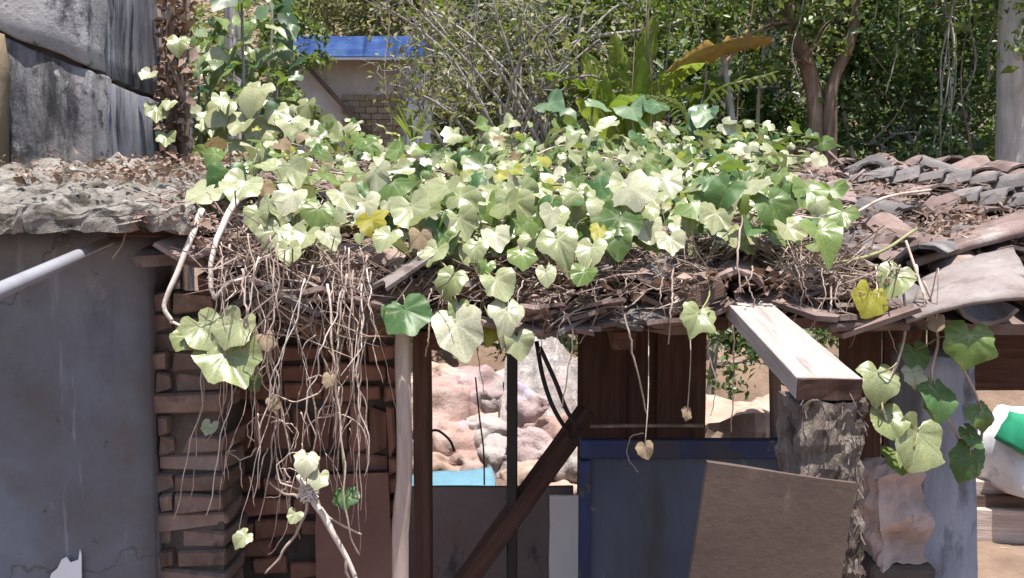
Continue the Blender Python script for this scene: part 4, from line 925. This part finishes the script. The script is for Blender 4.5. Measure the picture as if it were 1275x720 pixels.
# right-hand side outside: bag, planks
BY = 5.3
p = at(1262, 572, BY)
tag(lump('white_bag', (p.x + .16, p.y, p.z), (.42, .32, .30), 'white_plastic', None, 12, .18, 1.6, (0, .1, .3), 4, .7), 'white plastic bag lying on the planks outside the shed', 'bag')
tag(lump('green_bag', (p.x - .02, p.y - .22, p.z + .15), (.20, .14, .15), 'green_plastic', None, 15, .25, 1.6, (.2, .5, .3), 3, .7), 'small green plastic bag on the white one', 'bag')
for i, (yy, lab, mt) in enumerate([(640, 'top pale plank of the stack under the white bag', 'pale_pole'), (658, 'middle plank of the stack under the white bag', 'old_wood'), (676, 'lowest plank of the stack under the white bag', 'pale_pole')]):
    a = at(1160, yy - 3, BY - .1 - .05 * i); b = at(1440, yy + 6, BY - .1 - .05 * i)
    tag(beam('stacked_plank', a, b, .06, .40, mt, None, 0, seed=i), lab, 'plank', 'planks outside the shed')
bm = grid_box(1.5, .6, at(1250, 690, BY).z, 14, 6, 6, .04, 5, 5); tag(fin(bm, 'stone_plinth', 'rubble', None, (at(1280, 700, BY).x + .2, BY - .02, 0)), 'stone plinth under the stack of planks', 'plinth')

# ------------------------------------------------------------------ far hut with blue roof
hY = 12.0
hut = thing('hut', at(455, 150, hY), 'small plastered hut with a blue roof edge among the trees', 'hut')
hx0, hx1 = at(372, 100, hY).x, at(540, 100, hY).x; zr = at(455, 66, hY).z; zg = ground_z(-2, hY) - .1
def hb(name, x0, x1, y0, y1, z0, z1, mat, parent=None, dsp=.01):
    return fin(grid_box(x1 - x0, y1 - y0, z1 - z0, 8, 4, 8, dsp, 3, int(abs(x0 * 90))), name, mat, parent or hut, ((x0 + x1) / 2, (y0 + y1) / 2, z0))
hwall = hb('wall', hx0 - .05, hx1 - .30, hY, hY + 2.2, zg, zr - .05, 'hut_plaster')
hb('pillar', hx1 - .36, hx1 - .03, hY - .05, hY + .3, zg, zr - .05, 'hut_white')
zb = at(455, 118, hY).z
for r_ in range(8):
    for c_ in range(7):
        x0 = at(425, 0, hY).x + c_ * .159 + (.08 if r_ % 2 else 0)
        z0 = zb - .084 * (r_ + 1)
        if x0 + .16 > hx1 - .36: continue
        fin(box_bm(.155, .06, .08, .006, .004), 'brick', 'hut_brown', hwall, (x0 + .08, hY - .018, z0))
rfh = hb('roof', hx0 - .1, hx1 + .05, hY - .35, hY + 2.5, zr - .05, zr + .03, 'hut_plaster')
hb('trim', hx0 - .1, hx1 + .02, hY - .385, hY - .36, zr - .17, zr - .132, 'hut_white', rfh)
hb('fascia', hx0 - .1, hx1 + .03, hY - .40, hY - .352, zr - .13, zr + .13, 'hut_blue', rfh)
beam('brace', at(378, 78, hY - .15), at(462, 170, hY - .15), .06, .06, 'old_wood', hut)

# ------------------------------------------------------------------ trees and undergrowth
def limb(a, b, r0, r1, bend=.12, n=8, sides=6):
    a, b = Vector(a), Vector(b); L = (b - a).length
    m1 = a.lerp(b, .35) + Vector((U(-1, 1), U(-1, 1), U(-.3, .6))) * L * bend; m2 = a.lerp(b, .7) + Vector((U(-1, 1), U(-1, 1), U(-.3, .6))) * L * bend
    return tube(smooth_path([a, m1, m2, b], n), [r0 + (r1 - r0) * i / (n - 1) for i in range(n)], sides)
def tree(name, label, base, ctrl, r0, r1, clumps, nleaf, lsize, bark, leaf, spread=.55, cat='tree', aspect=.5, up=.4, twigs=0, group=None, droop=.3):
    """ctrl: trunk points above base; clumps: (centre, radius) of foliage hung on limbs"""
    base = Vector(base); t = thing(name, base, label, cat, group)
    pts = smooth_path([base - Vector((0, 0, .2)) if ctrl else base] + [Vector(c) for c in ctrl], 16)
    parts = [tube(pts, [r0 + (r1 - r0) * (i / 15) ** .8 for i in range(16)], 9)]
    for c, r in clumps:
        c = Vector(c); k = min(range(4, 16), key=lambda i: (pts[i] - c).length + .4 * max(0, pts[i].z - c.z)); rr = r1 + (r0 - r1) * (1 - k / 15)
        parts.append(limb(pts[k], c, max(.008, rr * .55), .008, .1))
        for j in range(3 + twigs):
            d = Vector((U(-1, 1), U(-1, 1), U(-.6, 1))) * r; parts.append(limb(pts[k].lerp(c, U(.5, 1)), c + d, max(.005, rr * .18), .003, .12, 6, 4))
    v, f = join(*parts); solid('trunk', v, f, bark, t, True)
    tot = sum(r ** 2 for c, r in clumps) or 1; P = []
    for c, r in clumps:
        k = max(8, int(nleaf * r * r / tot)); sub = max(4, k // 60)
        sc = rng.normal(size=(sub, 3)); sc /= np.linalg.norm(sc, axis=1)[:, None]; sc *= (rng.uniform(.2, 1, (sub, 1)) ** .5) * r
        pts_ = sc[rng.integers(0, sub, k)] + rng.normal(size=(k, 3)) * r * .22 * spread / .55
        pts_[:, 2] *= .8; P.append(pts_ + np.array(c))
    if P and nleaf:
        P = np.concatenate(P); c0 = Vector(P.mean(0)); me = quads_mesh('crown', P - np.array(c0), np.full(len(P), lsize), leaf, up=up, aspect=aspect, droop=droop)
        link('crown', me, t, c0)
    return t
def gp(px_, Y): p = at(px_, 200, Y); return Vector((p.x, Y, ground_z(p.x, Y)))
# grey trunk with bare branches in the middle
b0 = gp(668, 9.0)
tree('slender_tree', 'slender grey trunked tree with thin leafy branches behind the vine', b0, [at(672, 120, 9), at(676, 40, 9), at(682, -60, 9), at(690, -170, 9.1)], .09, .05,
     [(at(600, 60, 9.3), .55), (at(735, 30, 8.8), .6), (at(640, -20, 9.2), .7), (at(560, 20, 9.4), .5), (at(720, -80, 9), .8), (at(620, 130, 9.4), .45)], 2600, .085, 'bark_grey', 'tree_leaf', twigs=5)
# bare arching shrub
b0 = gp(660, 8.3); sh = thing('bare_shrub', b0, 'bare shrub of arching grey twigs in front of the hut', 'shrub')
prs = []
for i in range(34):
    x1, y1 = U(490, 800), U(-30, 130); Y1 = U(7.6, 8.8); s0 = b0 + Vector((U(-.5, .5), U(-.2, .2), -.05))
    e = at(x1, y1, Y1); mid = s0.lerp(e, .55) + Vector((U(-.2, .2), 0, U(.0, .4))); prs.append((smooth_path([s0, mid, e, e + Vector((U(-.3, .3), U(-.2, .2), U(-.3, .1)))], 12)))
segs = [tube(q, [.016 * (1 - i / 14) + .003 for i in range(12)], 5) for q in prs]
for q in prs:
    for j in range(7):
        k = random.randrange(4, 11); segs.append(limb(q[k], q[k] + Vector((U(-.4, .4), U(-.3, .3), U(-.25, .4))), .005, .002, .2, 6, 4))
v, f = join(*segs); solid('twigs', v, f, 'bark_grey', sh, True)['kind'] = 'stuff'
P = np.array([random.choice(q[4:]) + Vector((U(-.25, .25), U(-.25, .25), U(-.25, .2))) for q in prs for _ in range(70)])
c0 = Vector(P.mean(0)); link('crown', quads_mesh('crown', P - np.array(c0), np.full(len(P), .075), 'olive_leaf', up=.4), sh, c0)
# long pale branch crossing at the top
v, f = tube(smooth_path([at(690, 70, 8.6), at(730, 48, 8.4), at(800, 38, 8.3), at(860, 22, 8.2), at(900, -10, 8.2)], 16), [.024 - .0007 * i for i in range(16)], 7)
solid('branch', v, f, 'bark_pale', sh, True)
# shrubs around the hut and the far left
tree('olive_bush', 'olive green bush hanging over the roof of the hut', gp(470, 14.6), [at(470, 20, 14.6), at(475, -40, 14.6)], .08, .04,
     [(at(x, y, 14 + U(-.5, .6)), .75) for x, y in ((400, 15), (450, 20), (510, 18), (560, 25), (430, -20), (500, -25), (360, 20), (580, 60))], 5200, .11, 'bark_grey', 'olive_leaf', cat='bush')
tree('hut_side_bush', 'brownish twiggy bush at the white pillar of the hut', gp(585, 10.5), [at(585, 130, 10.5), at(590, 80, 10.5)], .05, .02,
     [(at(570, 100, 10.4), .4), (at(610, 130, 10.3), .45), (at(640, 90, 10.6), .5), (at(580, 40, 10.6), .5), (at(560, 150, 10.2), .3)], 1900, .085, 'bark_pale', 'olive_leaf', cat='bush', twigs=6)
# trees on the right
tree('red_trunk_tree', 'reddish double trunked tree beside the dark hanging tree', gp(1018, 8.2), [at(1018, 150, 8.2), at(1008, 90, 8.2), at(985, 20, 8.2), at(975, -120, 8.3)], .10, .06,
     [(at(960, 30, 8), .6), (at(1020, 10, 8.4), .6), (at(930, -70, 8.2), .8), (at(1040, -90, 8.2), .9), (at(1000, 70, 7.9), .35)], 3000, .085, 'bark_red', 'tree_leaf', twigs=3)
v, f = tube(smooth_path([gp(1034, 8.15), at(1034, 150, 8.1), at(1038, 100, 8.1), at(1062, 40, 8.1), at(1075, -90, 8.2)], 14), [.07 - .002 * i for i in range(14)], 8); 
o = solid('trunk', v, f, 'bark_red', bpy.data.objects['red_trunk_tree'], True)
dk = [(at(x, y, 8.6 + U(-.6, .6)), r_) for x, y, r_ in ((1100, 40, .6), (1160, 60, .65), (1210, 40, .6), (1090, 110, .55), (1150, 130, .6), (1205, 120, .55), (1120, -30, .7), (1190, -40, .7), (1250, 90, .5), (1080, 180, .4), (1140, 190, .45), (1210, 185, .4), (1060, 70, .4), (1270, 0, .6))]
tree('hanging_tree', 'dense dark green tree with hanging foliage behind the tile roof', gp(1140, 9.2), [at(1145, 120, 9.2), at(1150, 40, 9.2), at(1160, -80, 9.2)], .12, .06, dk, 15000, .075, 'bark_grey', 'dark_leaf', droop=1.0)
tree('pale_trunk_tree', 'thick pale trunked tree at the edge of the wood', gp(1262, 7.6), [at(1262, 150, 7.6), at(1262, 60, 7.6), at(1266, -60, 7.6), at(1275, -200, 7.7)], .15, .11,
     [(at(1220, -60, 7.4), .7), (at(1310, -40, 7.6), .7), (at(1290, 60, 7.3), .4), (at(1250, -140, 7.2), .9)], 2600, .085, 'bark_pale', 'tree_leaf')
tree('thin_tree', 'thin grey sapling leaning among the broad leaved plants', gp(918, 7.8), [at(912, 160, 7.8), at(905, 100, 7.8), at(895, 30, 7.8), at(890, -40, 7.8)], .04, .02,
     [(at(880, 20, 7.8), .4), (at(925, 0, 7.9), .45), (at(860, -40, 7.8), .5)], 900, .085, 'bark_grey', 'tree_leaf')
tree('mid_bush', 'mid green bush filling the gap behind the dry orange leaf', gp(900, 9.6), [at(900, 120, 9.6), at(905, 80, 9.6)], .07, .03,
     [(at(x, y, 9.6 + U(-.4, .4)), .5) for x, y in ((850, 150), (900, 140), (950, 150), (980, 110), (930, 90), (860, 100), (830, 50), (970, 180), (890, 190))], 5200, .09, 'bark_grey', 'dark_leaf', cat='bush')
tree('rust_leaved_tree', 'small tree with rusty brown dead leaves above the reddish trunks', gp(1050, 10.4), [at(1050, 120, 10.4), at(1045, 30, 10.4)], .06, .03,
     [(at(1050, 25, 10.2), .5), (at(1010, 10, 10.4), .45), (at(1085, 5, 10.3), .4), (at(1030, 55, 10.1), .3)], 1500, .10, 'bark_red', 'brown_leaf')
for i, (x, Y, lab) in enumerate([(760, 12.5, 'tall grey tree standing on the slope above the banana plant'), (1120, 13.5, 'tall dark crowned tree high on the slope behind the hanging tree'), (590, 13.5, 'tall tree rising behind the bare shrub'), (300, 11, 'tall tree behind the stained concrete wall'), (960, 14, 'tall tree on the slope behind the reddish trunks')]):
    b = gp(x, Y); H = U(6, 7.5)
    tree('forest_tree', lab, b, [b + Vector((U(-.1, .1), 0, H * .35)), b + Vector((U(-.3, .3), 0, H * .7)), b + Vector((U(-.4, .4), 0, H))], .14, .05,
         [(b + Vector((U(-2, 2), U(-1.6, 1.6), H * U(.35, 1.05))), U(.8, 1.2)) for _ in range(9)], 7000, .11, 'bark_grey', 'dark_leaf' if i % 2 else 'tree_leaf', group='tall trees on the slope')

tree('bank_bush', 'dark bush growing on the bank behind the boulders', (.0, 6.5, ground_z(0, 6.5)), [(0, 6.5, .9), (.05, 6.5, 1.3)], .04, .02,
     [((x, 6.45 + U(-.15, .15), z), .26) for x, z in ((-1.0, 1.1), (-.7, 1.25), (-.4, 1.1), (-.1, 1.25), (.2, 1.1), (.5, 1.2), (.75, 1.05), (-.5, 1.5), (.1, 1.55), (.6, 1.5))], 2600, .06, 'bark_grey', 'dark_leaf', cat='bush')
tree('yard_bush', 'dark bush growing at the foot of the bank behind the rubble wall', (1.25, 5.6, ground_z(1.25, 5.6)), [(1.25, 5.6, .6), (1.3, 5.6, 1.2)], .04, .02,
     [((x, y, z), .28) for x, y, z in ((.95, 5.55, .95), (1.2, 5.5, 1.1), (1.5, 5.6, 1.0), (1.75, 5.7, 1.1), (1.1, 5.7, 1.35), (1.5, 5.8, 1.4), (2.0, 5.8, 1.2), (2.3, 5.9, 1.3), (2.7, 6.0, 1.3), (3.1, 6.0, 1.4))], 2600, .07, 'bark_grey', 'dark_leaf', cat='bush')
for k, (xa, xb, Y, nst, lab) in enumerate([(1065, 1235, 7.9, 10, 'thin pale lianas hanging in front of the dark hanging tree'), (470, 640, 8.6, 12, 'thin pale lianas drooping beside the hut'), (780, 1000, 7.7, 8, 'thin pale lianas hanging over the broad leaved plants')]):
    p = at((xa + xb) / 2, 200, Y); t = thing('liana', (p.x, Y, ground_z(p.x, Y)), lab, 'liana', 'lianas hanging in the wood')
    for i in range(nst):
        x = U(xa, xb); y1 = U(90, 225); ph = U(0, 6)
        v, f = tube(smooth_path([at(x + U(-30, 30), -70, Y), at(x + 8 * math.sin(ph), 20, Y + U(-.2, .2)), at(x + U(-12, 12), (y1 + 20) / 2, Y), at(x + U(-20, 20), y1, Y)], 14), U(.004, .010), 5); solid('strand', v, f, random.choice(['bark_red', 'bark_grey', 'bark_grey']), t, True)
tree('broad_leaved_tree', 'bright lime tree with broad leaves above the banana plant', gp(745, 9.9), [at(745, 110, 9.9), at(742, 40, 9.9), at(750, -60, 9.9)], .06, .03,
     [(at(x, y, 9.6 + U(-.3, .4)), .42) for x, y in ((715, 20), (760, 5), (800, 30), (740, 60), (790, -30), (830, 10), (700, -30))], 900, .19, 'bark_grey', 'lime_leaf', aspect=.42)
tree('silver_bush', 'pale dry leaved bush among the bare twigs', gp(600, 9.4), [at(600, 120, 9.4), at(598, 70, 9.4)], .04, .02,
     [(at(x, y, 9.2 + U(-.3, .4)), .34) for x, y in ((560, 30), (600, 50), (640, 30), (575, 100), (630, 110), (655, 70), (545, 120))], 1100, .085, 'bark_pale', 'silver_leaf', cat='bush')
tree('hut_front_bush', 'leafy bush half hiding the left side of the hut', gp(362, 9.5), [at(362, 120, 9.5), at(364, 60, 9.5)], .04, .02,
     [(at(x, y, 9.4 + U(-.3, .3)), .26) for x, y in ((345, 60), (365, 30), (375, 85), (350, 110), (385, 55), (340, 20), (378, 130))], 1300, .09, 'bark_grey', 'tree_leaf', cat='bush')
for i, (px_, Y, lab) in enumerate([(1190, 9.8, 'tall canopy tree shading the dark hanging tree'), (880, 10.8, 'tall canopy tree shading the palm frond and dry orange leaf'), (430, 15.5, 'tall canopy tree behind the hut')]):
    b = gp(px_, Y); top = 6.6 + .25 * (Y - 9)
    tree('canopy_tree', lab, b, [b + Vector((.1, 0, 1.6)), b + Vector((U(-.2, .2), 0, 3.2)), Vector((b.x + U(-.3, .3), Y, top))], .11, .06,
         [(Vector((b.x + U(-2.2, 2.2), Y + U(-1.8, 1.2), top + U(-.5, 1.4))), U(.6, .95)) for _ in range(9)], 4200, .13, 'bark_grey', 'dark_leaf', group='tall trees on the slope')
for i, (px_, Y, y1, lab) in enumerate([(705, 8.9, 20, 'thin pale sapling just beside the slender grey tree'), (820, 9.2, -20, 'thin pale sapling between the banana plants'), (950, 9.0, 10, 'thin pale sapling beside the mid green bush'), (1080, 8.5, -10, 'thin pale sapling in front of the dark hanging tree'),
                                       (1185, 8.3, 0, 'thin pale sapling leaning through the hanging foliage'), (545, 9.6, -20, 'thin pale sapling at the corner of the hut')]):
    b = gp(px_, Y); e = at(px_ + U(-50, 50), y1, Y)
    tree('sapling', lab, b, [b.lerp(e, .4) + Vector((U(-.12, .12), 0, 0)), b.lerp(e, .75) + Vector((U(-.1, .1), 0, 0)), e], .028, .012, [(e + Vector((U(-.3, .3), U(-.3, .2), U(-.2, .2))), .3) for _ in range(3)], 160, .11, 'bark_pale', 'tree_leaf', group='saplings in the wood')
# banana plant and broad leaves
def blade(a, d, L, wd, arch, mat, parent, name='leaf', rip=.25, seg=12, side=None):
    """long arching blade with a raised midrib and torn margins"""
    d = Vector(d).normalized(); s = Vector(side) if side else d.cross(Vector((0, 0, 1))); s.normalize(); v, f = [], []
    p = Vector(a); dirv = d.copy()
    for i in range(seg + 1):
        t = i / seg; wv = wd * math.sin(math.pi * min(1, .08 + t * .92)) ** .6 * (1 if t < .98 else .2)
        up_ = s.cross(dirv).normalized(); e1, e2 = U(1 - rip, 1), U(1 - rip, 1)
        v += [p - s * wv * e1 - up_ * wv * .22, p - s * wv * .5 + up_ * wv * .12, p, p + s * wv * .5 + up_ * wv * .12, p + s * wv * e2 - up_ * wv * .22]
        p = p + dirv * L / seg; dirv = (dirv + Vector((0, 0, -arch / seg))).normalized()
    for i in range(seg):
        for k in range(4): q = i * 5 + k; f.append((q, q + 1, q + 6, q + 5))
    return solid(name, v, f, mat, parent, True)
def banana(name, label, base, h, n, L, wd, mat, cat='banana plant', extra=()):
    t = thing(name, base, label, cat)
    v, f = tube([base + Vector((0, 0, -.1)), base + Vector((.02, 0, h * .5)), base + Vector((0, 0, h))], [.085, .07, .05], 10); solid('stem', v, f, 'green_stem', t, True)
    for i in range(n):
        q = i * 2.4 + U(-.3, .3); top = base + Vector((0, 0, h * U(.85, 1)))
        blade(top, (math.cos(q) * .6, math.sin(q) * .6 - .15, U(.7, 1.3)), L * U(.8, 1.1), wd, U(.9, 1.7), mat, t)
    return t
b0 = gp(775, 8.2)
bn = banana('banana_plant', 'yellow green banana plant with upright broad leaves behind the vine', b0, .55, 7, 1.25, .17, 'lime_leaf')
for (xa, ya, Ya, tx, ty, Yt, wd_) in ((770, 175, 8.0, 728, 62, 7.8, .13), (775, 170, 8.1, 765, 40, 8.0, .15), (785, 170, 7.9, 800, 70, 7.7, .14), (790, 175, 7.9, 838, 120, 7.6, .11), (765, 180, 7.8, 715, 125, 7.6, .11), (780, 160, 8.2, 815, 15, 8.1, .14)):
    A_, T_ = at(xa, ya, Ya), at(tx, ty, Yt); d_ = T_ - A_; blade(A_, d_ + Vector((0, 0, .12)), d_.length, wd_, .35, 'lime_leaf', bn, rip=.35, seg=16, side=Vector((d_.z, -.45, -d_.x)))
b0 = gp(865, 8.6); b1 = banana('dry_banana_plant', 'banana plant with a drooping dry orange leaf', b0, .75, 4, 1.0, .14, 'tree_leaf')
blade(at(962, 50, 7.7), (-1, -.15, -.10), 1.0, .12, .45, 'orange_leaf', b1, rip=.75, seg=22, side=(0, -.35, 1))
v, f = tube(smooth_path([b0 + Vector((0, 0, .7)), at(920, 60, 8.2), at(962, 50, 7.7)], 8), .02, 6); solid('leaf_stalk', v, f, 'dead_stem', b1, True)
fr = thing('palm_frond', gp(862, 7.5), 'arching pale green palm frond beside the dry orange leaf', 'palm')
for (fa, fm, fb) in (((858, 215), (880, 125), (962, 92)), ((866, 215), (850, 140), (800, 120)), ((862, 215), (905, 160), (985, 170))):
    rib = smooth_path([at(fa[0], fa[1], 7.5) - Vector((0, 0, .2)), at(fm[0], fm[1], 7.4), at(fb[0], fb[1], 7.3)], 20)
    v, f = tube(rib, .008, 5); solid('rib', v, f, 'green_stem', fr, True)
    for i in range(6, 20):
        d = (rib[min(i + 1, 19)] - rib[i - 1]).normalized()
        for sg in (-1, 1): blade(rib[i], d * .5 + Vector((0, -.5 * sg, .35 * sg)) + Vector((U(-.1, .1), 0, U(-.2, .1))), U(.14, .24) * (1.1 - i / 30), .016, .9, 'blue_leaf', fr, 'leaflet', .05, 4)
HM = [leaf_mesh(300 + j, 'blue_leaf', petiole=True, heart=True) for j in range(3)]
HD = [leaf_mesh(310 + j, 'dark_leaf', petiole=True, heart=True) for j in range(3)]
for k, (cx, Y, n, sz, ms, lab) in enumerate([(845, 6.6, 15, .34, HM, 'clump of large bluish green arrow shaped leaves behind the vine'), (735, 6.8, 9, .28, HM, 'smaller clump of bluish arrow shaped leaves below the banana plant'),
                                             (965, 7.0, 11, .24, HD, 'dark arrow leaved clump next to the reddish trunks')]):
    b = gp(cx, Y); t = thing('taro_plant', b, lab, 'plant', 'broad leaved plants behind the roof')
    for i in range(n):
        top = at(cx + U(-70, 60), U(128 if cx < 900 else 165, 208), Y + U(-.25, .3)); link('leaf', random.choice(ms), t, top, facing((U(-.5, .5), U(-.9, .1), U(.5, 1)), (U(-.8, .8), U(-.8, .2), -.6)), sz * U(.7, 1.15) / 1.4)
        v, f = tube(smooth_path([b, b.lerp(top, .6) + Vector((U(-.1, .1), 0, .05)), top], 7), .010, 5); solid('stalk', v, f, 'green_stem', t, True)
# spiky tuft by the hut pillar
b = at(514, 178, 6.5); t = thing('spiky_plant', (b.x, b.y, ground_z(b.x, b.y)), 'small tuft of spiky green blades in front of the white pillar', 'plant')
v, f = tube([(b.x, b.y, ground_z(b.x, b.y)), (b.x, b.y, b.z)], .03, 7); solid('stem', v, f, 'bark_grey', t, True)
for i in range(14): blade(b, (U(-.8, .8), U(-.6, .3), U(.6, 1.3)), U(.22, .34), .012, .5, 'lime_leaf' if i % 2 else 'tree_leaf', t, 'blade', .1, 6)

# creeper and leafy climber at the end of the concrete wall
cr = thing('creeper_trunk', (-1.50, 3.9, 0), 'dead brown creeper stems climbing the end of the stained concrete wall', 'creeper')
for i in range(9):
    x0, x1 = U(205, 240), U(200, 232); Y = U(3.85, 4.05); v, f = tube(smooth_path([at(x0, 240, Y) - Vector((0, 0, .6)), at(x0, 215, Y), at(x0 + U(-14, 8), 140, Y), at(x1, 70, Y), at(x1 + U(-10, 12), -40, Y)], 22), [U(.006, .016)] * 22, 6)
    solid('stem', v, f, 'bark_red' if i % 3 else 'dead_stem', cr, True)
n = 380; P = np.array([at(U(196, 242), U(-20, 215), U(3.8, 4.1)) for _ in range(n)]); c0 = Vector(P.mean(0))
link('dead_leaves', quads_mesh('dead_leaves', P - np.array(c0), np.full(n, .05), 'dry_litter', up=.2, aspect=.6), cr, c0)['kind'] = 'stuff'
for px_, py_, s in [(222, 50, 34), (196, 137, 34), (212, 128, 24), (208, 170, 30), (186, 92, 24)]:
    p = at(px_, py_, 3.75); put_leaf(cr, p, s / F * 3.75, 'vine_pale', (U(-.3, .3), -1, U(.5, 1)), (U(-.5, .5), 0, -1), random.choice(BARE['vine_pale']))
b = Vector((at(285, 200, 4.7).x, 4.7, 0)); lc = thing('leafy_climber', b, 'tall leafy shrub with glossy leaves beside the stained concrete wall', 'shrub')
LG = [leaf_mesh(400 + j, 'dark_leaf', petiole=True, heart=True) for j in range(3)]; LB = [leaf_mesh(410 + j, 'vine_green', petiole=True, heart=True) for j in range(3)]; LP = [leaf_mesh(420 + j, 'vine_pale', petiole=True, heart=True) for j in range(2)]
tops = []
for i in range(12):
    e = at(U(235, 350), U(-60, 120), U(4.4, 5.1)); pts = smooth_path([b + Vector((U(-.1, .1), U(-.1, .1), -.05)), b + Vector((U(-.15, .15), 0, 1.4)), e - Vector((0, 0, .3)), e], 14); tops += pts[7:]
    v, f = tube(pts, [.014 - .0007 * k for k in range(14)], 6); solid('stem', v, f, 'bark_grey', lc, True)
for i in range(150):
    p = random.choice(tops) + Vector((U(-.13, .13), U(-.2, .05), U(-.12, .12))); ms = LG if random.random() < .55 else LB if random.random() < .7 else LP
    link('leaf', random.choice(ms), lc, p, facing((U(-.7, .7), U(-1, .1), U(.4, 1)), (U(-1, 1), U(-.6, .3), -.7)), U(.10, .19) / 1.4)
for px_, py_, s in [(322, 112, 58), (345, 140, 40), (330, 158, 52), (305, 150, 44), (275, 133, 48), (365, 150, 44), (300, 178, 46), (350, 172, 46), (262, 150, 40), (385, 160, 40), (240, 200, 36)]:
    p = at(px_, py_, 3.9); put_leaf(vine if False else lc, p, s / F * 3.9, 'vine_pale', (U(-.4, .4), -1, U(.6, 1.1)), (U(-.6, .6), -.2, -1), random.choice(LM['vine_pale']))

for i in range(36):
    p = at(U(238, 405), U(110, 218), U(3.85, 4.3)); m = 'vine_pale' if random.random() < .6 else 'vine_green' if random.random() < .8 else 'vine_dry'
    put_leaf(lc, p, U(.07, .15), m, (U(-.8, .8), -1, U(.2, 1.1)), (U(-.8, .8), -.2, -1))
# undergrowth and the wood on the slope, too dense to count
n = 70000
x = rng.uniform(-17, 17, n); y = 8.6 + 17 * rng.uniform(0, 1, n) ** 1.2
keep = ~((y < 13.8) & (x > at(300, 0, 12).x - .3) & (x < at(545, 0, 12).x + .2))
x, y = x[keep], y[keep]; z = np.array([ground_z(a, b) for a, b in zip(x, y)])
hgt = np.array([.35 + 1.3 * max(0, .35 + mnoise.noise(Vector((a * .55, b * .55, 2)))) for a, b in zip(x, y)]) * np.clip((y - 7) / 4, .25, 1.2)
z = z + hgt * rng.uniform(0, 1, len(x)) ** .6
sel = rng.uniform(0, 1, len(x)); c0 = np.array((0, 14, 5.))
for nm, lo, hi, mt, lab in (('undergrowth', 0, .62, 'dark_leaf', 'dark green undergrowth covering the slope'), ('leafy_undergrowth', .62, .88, 'tree_leaf', 'mid green leafy undergrowth covering the slope'), ('dry_undergrowth', .88, 1.01, 'olive_leaf', 'dry olive undergrowth scattered over the slope')):
    k = (sel >= lo) & (sel < hi); me = quads_mesh(nm, np.stack([x, y, z], 1)[k] - c0, np.full(k.sum(), .15), mt, up=.5)
    tag(link(nm, me, None, c0), lab, 'undergrowth', kind='stuff')
